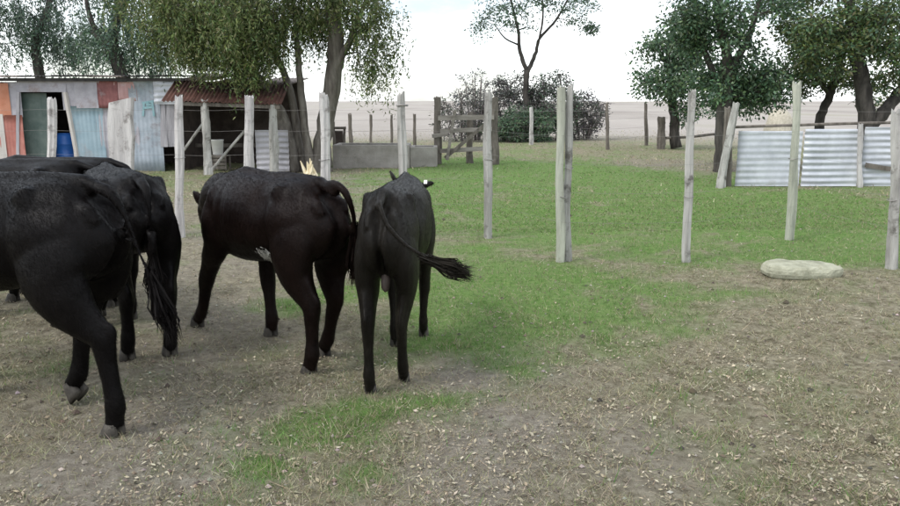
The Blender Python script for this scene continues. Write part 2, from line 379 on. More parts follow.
def Bb(px, py, y, rxp, rzp, ry, n):
    s = y/F_PX; return (AT(px, py, y), rxp*s, ry, rzp*s, n)

OLIVE = [(.125, .165, .055), (.095, .14, .045), (.16, .19, .065), (.07, .105, .04), (.15, .15, .07)]
GREY = [(.10, .155, .105), (.075, .125, .085), (.13, .175, .12), (.065, .10, .08)]
DARK = [(.08, .14, .085), (.105, .175, .095), (.07, .115, .075), (.14, .20, .115)]
MID = [(.115, .19, .09), (.09, .155, .08), (.16, .22, .105), (.10, .175, .105)]
DRY = [(.125, .12, .115), (.10, .105, .09), (.16, .15, .145), (.085, .105, .075)]

# big many-stemmed tree by the shed
b0 = G(303, 171); yb = b0[1]
make_tree('pepper_tree', 'big leaning tree with several bare trunks and drooping foliage beside shed',
  [T((322, 174, yb, .27), (322, 150, yb, .22), (330, 100, yb, .20), (336, 50, yb, .19), (332, 0, yb, .16), (322, -60, yb, .11), (310, -130, yb, .05)),
   T((292, 172, yb+.1, .22), (290, 150, yb+.1, .19), (282, 118, yb+.1, .165), (262, 85, yb, .13), (235, 55, yb-.1, .09), (210, 20, yb-.3, .05)),
   T((305, 172, yb+.2, .13), (298, 140, yb+.2, .10), (290, 90, yb+.2, .085), (270, 40, yb+.2, .07), (255, -10, yb, .04)),
   T((312, 173, yb-.1, .12), (306, 135, yb-.1, .09), (300, 80, yb, .08), (296, 30, yb, .06), (290, -40, yb, .03)),
   T((334, 70, yb, .10), (350, 40, yb-.2, .075), (362, 10, yb-.3, .05), (380, -30, yb-.4, .03))],
  [Bb(225, 15, yb-.6, 62, 40, 1.3, 60), Bb(170, 8, yb-.2, 50, 36, 1.2, 36), Bb(280, 8, yb, 60, 40, 1.5, 50), Bb(350, 2, yb-.3, 40, 30, 1.1, 22), Bb(373, 40, yb-.2, 20, 34, .6, 10),
   Bb(235, 52, yb-.9, 42, 14, .6, 14), Bb(280, -80, yb, 120, 60, 2.2, 60), Bb(215, 30, yb+1.2, 50, 26, .8, 18)],
  (.105, .028), OLIVE, M['bark'], droop=.62, per=330, clump=.4, rootpt=(b0[0], yb, gh(b0[0], yb)-.05))
# trees behind the shed
for k, (lab, tr, bl, cc) in enumerate([
   ('grey-green tree with hanging foliage behind red end of shed', [T((42, 150, 25, .2), (40, 80, 25, .16), (36, 40, 25, .13), (50, 0, 25, .09), (40, -50, 25, .05))],
    [Bb(20, 18, 25, 44, 36, 1.2, 34), Bb(75, 22, 25.4, 34, 40, 1.2, 28), Bb(40, -60, 25, 80, 40, 2, 22), Bb(-40, 10, 25, 40, 50, 1.2, 20)], GREY),
   ('dark crooked tree showing above middle of shed roof', [T((130, 150, 23, .24), (122, 78, 23, .2), (112, 40, 23, .17), (125, 0, 23, .12), (140, -60, 23, .05)), T((118, 60, 23, .12), (95, 30, 23, .09), (85, -5, 23, .05))],
    [Bb(118, 18, 23.3, 40, 40, 1.2, 36), Bb(140, 55, 23.6, 30, 16, .8, 12), Bb(120, -60, 23, 70, 40, 2, 24)], GREY+DARK)]):
    make_tree('drooping_tree', lab, tr, bl, (.13, .035), cc, M['bark_dark'], group='trees behind the shed', droop=.8, per=200, clump=.5)
# slender tree in the pasture
yt = G(528, 141)[1]
make_tree('slender_tree', 'slender forked tree with open airy crown standing before the thicket',
  [T((536, 146, yt, .17), (531, 120, yt, .14), (526, 95, yt, .12), (527, 70, yt, .115)),
   T((527, 72, yt, .10), (520, 52, yt, .075), (518, 30, yt, .06), (512, 5, yt, .05), (505, -25, yt, .03)),
   T((527, 72, yt, .10), (535, 55, yt+.2, .075), (540, 38, yt+.2, .06), (556, 20, yt+.3, .05), (570, -5, yt+.3, .03)),
   T((538, 45, yt+.2, .05), (543, 15, yt, .04), (540, -20, yt, .02)), T((519, 45, yt, .04), (505, 38, yt-.2, .03), (495, 25, yt-.2, .02))],
  [Bb(500, 12, yt, 22, 22, 1.0, 20), Bb(545, 0, yt, 30, 22, 1.2, 22), Bb(578, 12, yt, 20, 22, .9, 16), Bb(535, -30, yt, 60, 28, 1.6, 30), Bb(484, 28, yt, 9, 8, .4, 4), Bb(588, 30, yt, 8, 7, .4, 4), Bb(520, 20, yt-.6, 14, 14, .4, 5)],
  (.12, .055), GREY+DARK, M['bark_dark'], per=60, clump=.34)
# right-hand trees
make_tree('round_tree', 'small round dense tree beside dark stump at the pasture edge',
  [T((676, 148, 27, .2), (674, 120, 27, .17), (672, 95, 27, .13), (668, 60, 27, .08), (672, 30, 27, .04)), T((673, 100, 27, .09), (690, 70, 27, .06), (700, 45, 27, .03))],
  [Bb(668, 58, 27, 28, 26, 1.0, 34), Bb(662, 88, 26.8, 24, 22, .9, 24), Bb(694, 80, 27, 24, 32, .9, 28), Bb(690, 112, 26.8, 16, 8, .5, 6), Bb(680, 45, 27, 22, 12, .8, 10)],
  (.13, .07), DARK+MID, M['bark_dark'], per=80, clump=.42)
make_tree('broad_tree', 'tall broad leafy tree behind left end of tin fence',
  [T((720, 182, 18, .2), (722, 150, 18, .17), (724, 110, 18, .15), (728, 70, 18, .13), (722, 30, 18, .10), (715, -30, 18, .06)), T((727, 75, 18, .1), (745, 45, 18, .08), (757, 10, 18, .05), (765, -30, 18, .03)),
   T((724, 95, 18, .09), (708, 60, 18.2, .07), (695, 25, 18.2, .04))],
  [Bb(712, 22, 18, 38, 34, 1.0, 40), Bb(745, 74, 18.2, 36, 30, .9, 38), Bb(690, 22, 18.2, 24, 26, .8, 16), Bb(720, 85, 18.3, 20, 26, .6, 20), Bb(762, 92, 18.3, 22, 20, .7, 22), Bb(772, 8, 18.5, 18, 14, .8, 5), Bb(725, -55, 18, 75, 40, 1.5, 40)],
  (.10, .05), MID+DARK, M['bark_dark'], per=115, clump=.36)
make_tree('leaning_tree', 'dark-trunked tree forking above right end of tin fence',
  [T((866, 184, 17.2, .22), (866, 128, 17.2, .19), (864, 90, 17.2, .17), (856, 50, 17.2, .14), (852, 20, 17.2, .11), (840, -30, 17.2, .06)),
   T((868, 128, 17.2, .15), (884, 112, 17.2, .14), (902, 88, 17.2, .12), (925, 50, 17.2, .09), (940, 0, 17.2, .05)), T((858, 60, 17.2, .09), (880, 20, 17.2, .07), (895, -20, 17.2, .04))],
  [Bb(848, 28, 17.2, 44, 30, 1.0, 42), Bb(890, 25, 17.0, 34, 38, .9, 36), Bb(830, 55, 17.4, 30, 22, .8, 22), Bb(895, 80, 17.2, 14, 16, .5, 7), Bb(855, -50, 17.2, 80, 45, 1.6, 44), Bb(930, 40, 17.2, 30, 50, 1, 20)],
  (.10, .042), OLIVE+MID, M['bark_dark'], per=115, clump=.36)
make_tree('leaning_tree', 'thin tree leaning to the right with low hanging leaves over tin fence',
  [T((816, 180, 19, .13), (820, 122, 19, .11), (828, 100, 19, .10), (838, 70, 19, .085), (842, 40, 19, .06), (838, 0, 19, .03)), T((830, 95, 19, .06), (812, 70, 19, .05), (800, 40, 19, .03))],
  [Bb(810, 50, 19, 30, 32, .9, 32), Bb(838, 80, 19.2, 18, 16, .6, 10), Bb(800, 80, 19.4, 20, 14, .6, 10), Bb(862, 92, 19.2, 16, 16, .5, 6), Bb(800, 5, 19, 34, 30, 1, 26)],
  (.10, .042), OLIVE+MID, M['bark_dark'], per=120, clump=.36)
# thicket
for lab, px, y, wpx, top, n, cc, lf in [
   ('pale airy grey shrub at the thicket end by timber gate', 476, 33.5, 24, 68, 18, [(.17, .18, .19), (.14, .15, .155), (.2, .2, .2)], 40),
   ('low tangled brown shrub behind timber gate', 462, 32, 26, 88, 20, DRY, 55),
   ('dark purplish dense shrub at the middle of the thicket', 515, 33.5, 36, 72, 44, DRY+[(.045, .05, .05)], 100),
   ('dark shrub right behind the slender tree', 550, 33, 28, 70, 34, DRY+DARK[:2], 100),
   ('rounded thinning shrub at the open end of the thicket', 583, 34, 22, 84, 26, DRY+[(.12, .10, .11)], 80),
   ('low dark green undergrowth shrub at foot of thicket', 520, 31.8, 34, 108, 34, DARK, 100), ]:
    gnd = G(px, 142)[1]; s = y/F_PX; bot = 146
    stems = []
    for k in range(7):
        a = random.uniform(-1, 1); stems.append(T((px+a*wpx*.25, bot, y, .05), (px+a*wpx*.55, (bot+top)/2+12, y+random.uniform(-.4, .4), .035), (px+a*wpx*.9, top+(bot-top)*.25*abs(a)+4, y+random.uniform(-.6, .6), .012)))
    h = (bot-top)/2
    make_tree('shrub', lab, stems, [Bb(px, top+h*1.0, y, wpx, h*.92, 1.0, int(n*1.7))], (.13, .05), cc, M['twig'], group='shrubs of the thicket', cat='shrub', per=lf, clump=.36, tw=30, rootpt=AT(px, bot, y))

# ------------------------------------------------------------------ fences
def post_mesh(base, top, r, m, parent, name='post', sides=15, rough_top=.035, flat=.88, seed=0):
    random.seed(seed); base = np.array(base, float); top = np.array(top, float); n = 19; V = []; Fc = []
    ph = [random.uniform(-.14, .12) - (.22 if random.random() < .25 else 0) for _ in range(sides)]; L_ = np.linalg.norm(top-base)
    for i in range(n):
        t = i/(n-1); c = base+(top-base)*t+np.array([math.sin(t*3.3+seed)*.012+math.sin(t*11+2*seed)*.005, math.cos(t*4+seed)*.012, 0]); rr = r*(1.10-.22*t)*(1+.07*math.sin(t*9+seed*2))
        for k in range(sides):
            a = 2*math.pi*k/sides; q = rr*(1+ph[k]*(.7+.5*math.sin(t*4+k))+random.uniform(-.06, .06))
            V.append(c+np.array([math.cos(a)*q, math.sin(a)*q*flat, random.uniform(-rough_top, rough_top) if i == n-1 else 0]))
    V.append(base+(top-base)*1.0+np.array([0, 0, -.02]))
    for i in range(n-1):
        for k in range(sides): Fc.append((i*sides+k, i*sides+(k+1) % sides, (i+1)*sides+(k+1) % sides, (i+1)*sides+k))
    for k in range(sides): Fc.append(((n-1)*sides+k, (n-1)*sides+(k+1) % sides, len(V)-1))
    return mesh_obj(name, V, Fc, m, parent)
def wires(parent, pts, heights, r=.0010, sag=.012):
    for h in heights:
        P = []
        for a, b in zip(pts[:-1], pts[1:]):
            for t in (0, .33, .66): 
                q = a+(b-a)*t; P.append(q+np.array([0, 0, h-sag*math.sin(math.pi*t)]))
        P.append(pts[-1]+np.array([0, 0, h]))
        mb = MB(); mb.tube(P, r, 4); mb.build('wire', M['wire'], parent)

cf = root('corral_fence', (0, 9, 0), 'corral fence of weathered grey wooden posts strung with thin wire', 'fence')
# (px, base py, top px, top py, radius px, material)
PX = [(52, 236, 52, 99, 5.5, 'post_pale'), (182, 238, 178, 97, 5.6, 'post_pale'), (248, 238, 248, 97, 6.2, 'post_pale'),
      (325, 238, 324, 94, 6, 'post_pale'), (403, 238, 402, 94, 5.6, 'post'), (487, 236, 489, 93, 5.5, 'post'), (560, 262, 562, 88, 5.5, 'post_green'), (568, 261, 570, 86, 4.4, 'post'),
      (688, 262, 690, 92, 5.2, 'post'), (790, 241, 796, 83, 5.0, 'post_green'), (891, 271, 897, 112, 6.2, 'post'), (1000, 268, 1004, 90, 6, 'post'), (-20, 236, -20, 98, 5.5, 'post')]
tops = []; POSTS = []
for k, (bx_, by_, tx_, ty_, rp_, mm) in enumerate(PX):
    b = G(bx_, by_); b[2] = gh(b[0], b[1])-.05; t = AT(tx_, ty_, b[1]+.02); r = rp_*.84*b[1]/F_PX
    POSTS.append(post_mesh(b, t, r, M[mm], cf, seed=k+3)); tops.append((b, t))
# wide split slab post + its leaning neighbour
b = G(122, 238); t = AT(121, 100, b[1]); b[2] = gh(b[0], b[1])-.05
mb = MB(); n = 9
for i in range(1):
    V = []; Fc = []
    for k in range(n):
        tt = k/(n-1); c = b+(t-b)*tt
        for sx, sy in ((-1, -1), (1, -1), (1, 1), (-1, 1)): V.append(c+np.array([sx*(.135+.012*math.sin(k*2.3+sx)), sy*.05, .03*sx if k == n-1 else 0]))
    for k in range(n-1):
        for q in range(4): Fc.append((k*4+q, k*4+(q+1) % 4, k*4+4+(q+1) % 4, k*4+4+q))
    Fc += [(0, 3, 2, 1), tuple((n-1)*4+q for q in range(4))]; mb.add(V, Fc)
mb.build('slab_post', M['post_pale'], cf)
line = sorted([x for i, x in enumerate(tops) if i != 7], key=lambda q: q[0][0]); wp = [np.array([q[0][0], q[0][1]-.06, 0.0]) for q in line]
wires(cf, wp, (.42, .72, 1.0, 1.28, 1.52))
# wire ring near the top of one post, and stay sticks
for k, (b, t) in enumerate(tops):
    for h in ((1.0,) if k % 2 else (.72,)):
        q = b+(t-b)*(h/(t[2]-b[2])); r = PX[k][4]*b[1]/F_PX*.93; mb = MB()
        mb.tube([q+np.array([math.cos(a)*r, math.sin(a)*r*.9, .006*math.sin(2*a+k)]) for a in np.linspace(0, 2*math.pi, 15)], .004, 4); mb.build('wire_tie', M['wire'], POSTS[k], origin=(0, 9, 0))
b, t = tops[4]; mb = MB(); ringc = t+np.array([0, 0, -.13])
mb.tube([ringc+np.array([math.cos(a)*.066, math.sin(a)*.058, .004*math.sin(3*a)]) for a in np.linspace(0, 2*math.pi, 17)], .008, 5); mb.build('wire_tie', M['wire'], POSTS[4], origin=(0, 9, 0))

# far field fence
ff = root('field_fence', (2, 27, 0), 'far wire fence of thin posts along the pale pasture', 'fence')
FP = [(352, 165, 350, 114, 2.0), (372, 165, 371, 115, 1.6), (393, 165, 391, 115, 1.6), (415, 163, 414, 114, 1.8), (531, 146, 531, 107, 2.2), (607, 157, 607, 103, 1.9), (646, 150, 646, 103, 1.7), (300, 165, 300, 115, 1.8)]
fpts = []
for k, (a, b_, c, d, r) in enumerate(FP):
    Yp = {0: 25, 1: 25, 2: 25.3, 3: 25.6, 4: 29.5, 5: 26.5, 6: 29, 7: 24.8}[k]; bb = AT(a, b_, Yp); bb[2] = gh(bb[0], bb[1])-.05
    post_mesh(bb, AT(c, d, Yp), r*Yp/F_PX, M['post_pale' if k == 4 else 'post_dark'], ff, seed=40+k, sides=7); fpts.append(bb)
fpts.sort(key=lambda q: q[0]); wires(ff, fpts, (.4, .75, 1.1), .003, .01)

# tin fence on the right
yf = G(800, 187)[1]
tf = root('tin_fence', (AT(815, 187, yf)[0], yf, 0), 'low white corrugated tin fence standing on the grass', 'fence')
def sheet(name, px0, py0, px1, py1, Yp, m, parent, amp=.009, pitch=.09, horiz=True, skew=0, yoff=0, seed=0, dz=None):
    a = AT(px0, py1, Yp); b = AT(px1, py0, Yp); x0, z0, x1, z1 = a[0], a[2], b[0], b[2]
    if dz is not None: z0 = dz
    span = (z1-z0) if horiz else (x1-x0); n = max(2, int(abs(span)/pitch*8)) if amp > 0 else 2; n = min(n, 200)
    k2 = 6; V = []; Fc = []; rs = random.Random(seed)
    ph = rs.random()*6; wav = rs.uniform(-.012, .012)
    for side in (0, 1):
        for i in range(n+1):
            for j in range(k2+1):
                s = i/n; q = j/k2
                x = x0+(x1-x0)*(q if horiz else s); z = z0+(z1-z0)*(s if horiz else q)
                yy = Yp+yoff+amp*(.8+.35*math.sin(q*5+s*3+ph))*math.sin(2*math.pi*(s*abs(span)/pitch)+ph+.25*math.sin(q*6+ph))+wav*math.sin(q*4+ph)+side*.003+.010*math.sin(s*7+ph*2)*math.sin(q*5+ph)
                V.append((x+skew*(z-z0), yy, z))
    m1 = (n+1)*(k2+1); w_ = k2+1
    for side in (0, 1):
        for i in range(n):
            for j in range(k2):
                q = [side*m1+i*w_+j, side*m1+i*w_+j+1, side*m1+(i+1)*w_+j+1, side*m1+(i+1)*w_+j]; Fc.append(q if side == 0 else q[::-1])
    def strip(idx):
        for a_, b_ in zip(idx[:-1], idx[1:]): Fc.append((a_, b_, b_+m1, a_+m1))
    strip(list(range(w_))); strip([n*w_+j for j in range(w_)]); strip([i*w_ for i in range(n+1)]); strip([i*w_+k2 for i in range(n+1)])
    return mesh_obj(name, V, Fc, m, parent, smooth=amp > 0)
for k, (a, b_, c, d, am) in enumerate([(735, 131, 803, 186, .006), (800, 129, 862, 187, .013), (859, 127, 905, 187, .013), (903, 126, 960, 187, .013)]):
    sheet('tin_sheet', a, b_, c, d, yf, M['tin'], tf, amp=am, pitch=.118, yoff=-.012*(k % 2), seed=k+1, dz=.02)
mb = MB(); a = AT(735, 127, yf+.10); b = AT(965, 121, yf+.10); mb.tube(catmull([a, (a+b)/2+np.array([0, 0, .01]), b], 5), .028, 7, .2); mb.build('rail', M['post_dark'], tf)
for k, (p, c, d, r) in enumerate([(860, 189, 124, .055), (792, 189, 124, .04)]):
    yy = yf+(-.11 if k == 0 else .10); bq = AT(p, c, yy); bq[2] = gh(bq[0], yy)-.04; post_mesh(bq, AT(p+1, d, yy), r, M['post_pale'], tf, seed=60+k)
bq = AT(727, 186, yf+.02); bq[2] = -.05; post_mesh(bq, AT(729, 108, yf+.02), .085, M['post_dark'], tf, seed=71)
bq = AT(720, 188, yf-.2); bq[2] = -.05; post_mesh(bq, AT(736, 103, yf-.1), .075, M['post'], tf, name='leaning_post', seed=73)
mb = MB(); mb.box(AT(878, 167, yf-.05), .5, .03, .09, [[.98, 0, -.16], [0, 1, 0], [.16, 0, .98]]); mb.build('dark_gap_bar', M['post_dark'], tf)  # dark bar whose colour stands in for a shaded gap in the tin

# dark stump by round tree
bq = G(661, 149); st = root('timber_stump', (bq[0], bq[1], 0), 'short dark timber stump beside the round tree', 'stump')
post_mesh((bq[0], bq[1], -.05), AT(661, 117, bq[1]), 4.2*bq[1]/F_PX, M['post_dark'], st, name='stump_body', seed=81)
mb = MB(); mb.tube([AT(666, 138, bq[1]), AT(690, 137, bq[1]+.2), AT(714, 134, bq[1]+.3)], .05, 6, .2); mb.build('lying_rail', M['post_dark'], st)

# timber gate / loading chute
yg = G(462, 164)[1]
tg = root('timber_gate', (AT(462, 164, yg)[0], yg, 0), 'old brown timber gate of rough rails beside the concrete trough', 'gate')
bq = AT(438, 166, yg); bq[2] = -.05; post_mesh(bq, AT(438, 97, yg), .10, M['post_dark'], tg, seed=90)
bq = AT(494, 166, yg); bq[2] = -.05; post_mesh(bq, AT(494, 98, yg), .13, M['post_dark'], tg, seed=91)
bq = AT(470, 166, yg+.35); bq[2] = -.05; post_mesh(bq, AT(470, 112, yg+.35), .09, M['post_dark'], tg, seed=92)
def rail(x0, y0, x1, y1, Y0, h, m, parent, name='rail', d=.05):
    a = AT(x0, y0, Y0); b = AT(x1, y1, Y0); ax = (b-a)/np.linalg.norm(b-a); mb = MB()
    mb.box((a+b)/2, np.linalg.norm(b-a), d, h, [ax, [0, 1, 0], np.cross(ax, [0, 1, 0])]); return mb.build(name, m, parent)
for k, (x0, y0, x1, y1, h) in enumerate([(438, 118, 494, 117, .13), (440, 131, 492, 129, .11), (440, 151, 492, 148, .11), (432, 136, 448, 134, .1)]):
    rail(x0, y0, x1, y1, yg-.12-.004*k, h, M['rail'], tg)
rail(445, 158, 488, 122, yg-.18, .09, M['post_dark'], tg, 'brace'); rail(447, 160, 455, 110, yg-.23, .08, M['rail'], tg, 'brace')

# concrete trough
yt_ = G(380, 168)[1]
ct = root('water_trough', (AT(372, 168, yt_)[0], yt_, 0), 'long low grey concrete water trough in front of the pasture', 'trough')
def trough(px0, px1, top, Yp, depth, m):
    a = AT(px0, 168, Yp); b = AT(px1, top, Yp); x0, x1, h = a[0], b[0], b[2]; mb = MB(); t = .1
    n = 14
    def wall(xa, ya, xb, yb_):
        V = []; Fc = []
        mb.box(((xa+xb)/2, (ya+yb_)/2, h/2-.02), abs(xb-xa), abs(yb_-ya), h+.04)
    wall(x0, Yp, x1, Yp+t); wall(x0, Yp+depth-t, x1, Yp+depth); wall(x0, Yp+t+.001, x0+t, Yp+depth-t-.001); wall(x1-t, Yp+t+.001, x1, Yp+depth-t-.001)
    o = mb.build('basin', m, ct); bv = o.modifiers.new('b', 'BEVEL'); bv.width = .015; bv.segments = 2
    q = h-.12; mesh_obj('water', [(x0+t, Yp+t, q), (x1-t, Yp+t, q), (x1-t, Yp+depth-t, q), (x0+t, Yp+depth-t, q)], [(0, 1, 2, 3)], M['water'], ct)
trough(333, 409, 145, yt_, 1.1, M['concrete']); trough(410, 437, 147, yt_+.25, .9, M['concrete'])
# dark frame by trough
yw = yt_+1.6
wf = root('pump_frame', (AT(340, 160, yw)[0], yw, 0), 'small dark timber frame behind left end of trough', 'frame')
for p in (334, 344):
    bq = AT(p, 165, yw); bq[2] = -.05; post_mesh(bq, AT(p, 122 if p == 334 else 127, yw), .04, M['post_dark'], wf, seed=p)
rail(332, 128, 346, 128, yw-.07, .07, M['post_dark'], wf, 'crossbar'); mb = MB(); mb.box(AT(339, 138, yw+.05), .2, .12, .4); mb.build('box', M['inside'], wf)

# hay mound far behind tin fence
c = AT(779, 122, 27); hm = MB(); V = []; Fc = []; nn = 18
for i in range(8):
    ph = i/7*math.pi/2
    for k in range(nn):
        a = 2*math.pi*k/nn; r = (.52+.05*math.sin(a*3+i))*math.cos(ph)+.002; V.append((c[0]+math.cos(a)*r*1.05, 27+math.sin(a)*r, (AT(779, 107, 27)[2])*math.sin(ph)**.8+.03*math.sin(a*5+i)*math.cos(ph)))
Fc = [(i*nn+k, i*nn+(k+1) % nn, (i+1)*nn+(k+1) % nn, (i+1)*nn+k) for i in range(7) for k in range(nn)]
hm.add(V, Fc); o = hm.build('hay_mound', M['hay'], None, True, (c[0], 27, 0)); tag(o, 'pale tan rounded mound seen over the tin fence', 'mound')

# pale slab stone
c = G(807, 281); V = []; Fc = []; nn = 28; rs = random.Random(5)
nn = 56; prof = [(0.0, .84), (.03, .88), (.05, .97), (.08, 1.0), (.11, .99), (.135, .96), (.150, .90), (.158, .80), (.160, .65), (.162, .5), (.163, .3), (.164, .15), (.164, .001)]
for z, r in prof:
    for k in range(nn):
        a = 2*math.pi*k/nn; ca, sa = math.cos(a), math.sin(a); e = 1/((abs(ca)**3.2+abs(sa)**3.2)**(1/3.2))
        q = Vector((ca*r*3.1, sa*r*2.4, z*9)); d1 = mnoise.fractal(q, .8, 2.1, 5); d2 = mnoise.noise(Vector((ca*r*1.3+4, sa*r*1.3, z*3)))
        rr_ = r*(1+.08*d2+.05*d1)
        V.append((c[0]+ca*e*.345*rr_, c[1]+.14+sa*e*.20*rr_, (z*(.98+.04*d2)+.010*d1*min(1, z*12)-.02)-.008*ca*z/.16))
Fc = [(i*nn+k, i*nn+(k+1) % nn, (i+1)*nn+(k+1) % nn, (i+1)*nn+k) for i in range(len(prof)-1) for k in range(nn)]
mb = MB(); mb.add(V, Fc); o = mb.build('slab_stone', M['stone'], None, False, (c[0], c[1]+.14, 0)); tag(o, 'flat pale stone slab lying on the grass edge by the fence', 'stone')

# ------------------------------------------------------------------ shed
ys = 18.3
sh = root('tin_shed', (AT(90, 171, ys)[0], ys, 0), 'patchwork tin shed of faded red, blue and grey sheets with open lean-to', 'shed')
W = [  # name,x0,y0,x1,y1,material,corr amp,pitch,horizontal,yoff,label
 ('wall_sheet', -95, 82, -45, 171, 'tin_grey', .008, .09, False, 0), ('wall_sheet', -47, 82, 1, 171, 'p_pale', .008, .09, False, -.02),
 ('wall_sheet', -6, 83, 9, 116, 'p_orange', 0, .1, False, -.045), ('wall_sheet', -8, 114, 4, 171, 'cream', 0, .1, False, -.06),
 ('wall_sheet', 8, 82, 20, 117, 'p_pale', 0, .1, False, -.03), ('wall_sheet', 2, 115, 23, 171, 'p_red', .004, .09, False, -.045),
 ('lintel_sheet', 18, 80, 66, 92, 'p_pale', 0, .1, False, -.035), ('wall_sheet', 64, 80, 79, 110, 'p_pale', 0, .1, False, -.02),
 ('wall_sheet', 77, 81, 102, 108, 'p_pale', 0, .1, False, -.045), ('wall_sheet', 76, 106, 103, 171, 'p_bluegrey', .004, .1, False, -.03),
 ('wall_sheet', 100, 81, 118, 108, 'p_maroon', .004, .09, False, -.06), ('wall_sheet', 101, 106, 138, 172, 'p_pale', .007, .09, False, -.015),
 ('wall_sheet', 116, 82, 137, 101, 'p_pink', .004, .09, False, -.05), ('wall_sheet', 135, 81, 159, 171, 'p_paleblue', .004, .1, False, -.04),
 ('gable_sheet', 156, 81, 183, 104, 'tin', .014, .13, True, -.09)]
for k, (nm, a, b_, c, d, mm, am, pi_, hz, yo) in enumerate(W):
    sheet(nm, a, b_, c, d, ys, M[mm], sh, amp=am, pitch=pi_, horiz=hz, yoff=yo, seed=100+k, dz=-.03 if d >= 170 else None, skew=0)
for k in range(5):
    sheet('board', 157+k*4.4, 103+random.uniform(-1, 1), 161+k*4.4, 147+random.uniform(-1, 1), ys, M['board'], sh, amp=0, yoff=-.03-.006*(k % 2), seed=130+k)
# teal daub
for k, (x0, y0, x1, y1) in enumerate([(142, 103, 154, 101), (144, 102, 143, 116), (148, 101.5, 147.5, 108), (152, 101, 154, 116), (143, 108, 153, 107), (146, 104.5, 151, 104.5)]):
    rail(x0, y0, x1, y1, ys-.052-.0025*k, .05, M['teal'], sh, 'paint_stroke', d=.002)
# doorway: leaf, jambs, interior
sheet('door', 22, 93, 46, 171, ys+.14, M['p_dgreen'], sh, amp=0, dz=0)
mb = MB(); a = AT(65, 92, ys-.03); b = AT(76, 150, ys-.03); b2 = AT(78, 172, ys-.03); mb.tube([a, b, b2], .055, 6, .2); mb.build('door_jamb', M['cream'], sh)
rail(18.5, 171, 18.5, 92, ys-.03, .07, M['board'], sh, 'door_jamb', d=.08)
xl = AT(-95, 171, ys)[0]; xr = AT(183, 171, ys)[0]; xe = AT(290, 171, ys)[0]; zt = AT(90, 79, ys)[2]
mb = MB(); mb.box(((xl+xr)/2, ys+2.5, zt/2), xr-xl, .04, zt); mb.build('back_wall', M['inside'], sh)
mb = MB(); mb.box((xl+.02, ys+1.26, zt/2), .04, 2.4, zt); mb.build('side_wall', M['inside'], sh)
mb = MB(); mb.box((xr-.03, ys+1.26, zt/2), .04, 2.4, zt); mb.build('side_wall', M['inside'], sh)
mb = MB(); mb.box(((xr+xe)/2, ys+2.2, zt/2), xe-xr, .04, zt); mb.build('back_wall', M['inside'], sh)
# roof sheets (each its own)
def roof_sheet(x0, x1, y0, z0, y1, z1, m, name='roof_sheet', amp=.012, pitch=.09):
    n = int((x1-x0)/pitch*8); V = []; Fc = []; d = .012
    for side in (0, 1):
        for i in range(n+1):
            x = x0+(x1-x0)*i/n; z = amp*math.sin(2*math.pi*(x-x0)/pitch)-side*.004
            V += [(x, y0, z0+z), (x, y1, z1+z)]
    m1 = 2*(n+1)
    for i in range(n):
        Fc.append((2*i, 2*i+2, 2*i+3, 2*i+1)); Fc.append((m1+2*i, m1+2*i+1, m1+2*i+3, m1+2*i+2)); Fc.append((2*i, m1+2*i, m1+2*i+2, 2*i+2)); Fc.append((2*i+1, 2*i+3, m1+2*i+3, m1+2*i+1))
    mesh_obj(name, V, Fc, m, sh, True)
k = 0; x = xl-.1
while x < xr-.3:
    roof_sheet(x, min(x+.86, xr+.06), ys-.28-.03*(k % 2), zt+.05+.012*(k % 3), ys+2.65, zt+.16, M['tin_dark' if k % 3 else 'tin_brown']); x += .80; k += 1
rail(-95, 79.5, 184, 79.5, ys-.11, .07, M['tin_dark'], sh, 'eaves_beam', d=.05)
# lean-to awning of rusty tin, steep, three sheets
for k in range(4):
    x0 = xr-.02+k*.66; roof_sheet(x0, x0+.7, ys-1.05, 1.63-.02*k, ys-.05, AT(200, 80+1.3*k, ys)[2]+.004*(k % 2), M['tin_rust'], 'awning_sheet', amp=.014)
for k in range(3):
    x0 = xr-.02+k*.9; roof_sheet(x0, x0+.92, ys-.1, zt-.03-.05*k, ys+2.4, zt+.2-.05*k, M['tin_brown'])
for p, by_, ty_, yy in ((208, 178, 100, ys-.95), (275, 176, 104, ys-.95)):
    bq = AT(p, by_, yy); bq[2] = gh(bq[0], yy)-.05; post_mesh(bq, AT(p-3, ty_, yy), .10, M['post'], sh, seed=p)
rail(180, 103.5, 280, 107, ys-.98, .08, M['post_dark'], sh, 'awning_beam', d=.06)
for a, b_ in (((184, 150, ys-.4), (204, 122, ys-.4)), ((206, 177, ys-.7), (247, 128, ys-.7))):
    mb = MB(); p, q = AT(*a), AT(*b_); mb.tube([p, (p+q)/2+np.array([.01, 0, .02]), q], .032, 6, .2); mb.build('brace_pole', M['post'], sh)
mb = MB(); mb.box(((xr+xe)/2, ys+.9, .55), xe-xr-.1, .05, .09); mb.build('inner_rail', M['post_dark'], sh)
sheet('corrugated_panel', 257, 130, 288, 171, ys-.5, M['tin_grey'], sh, amp=.016, pitch=.13, seed=7, dz=0.02)
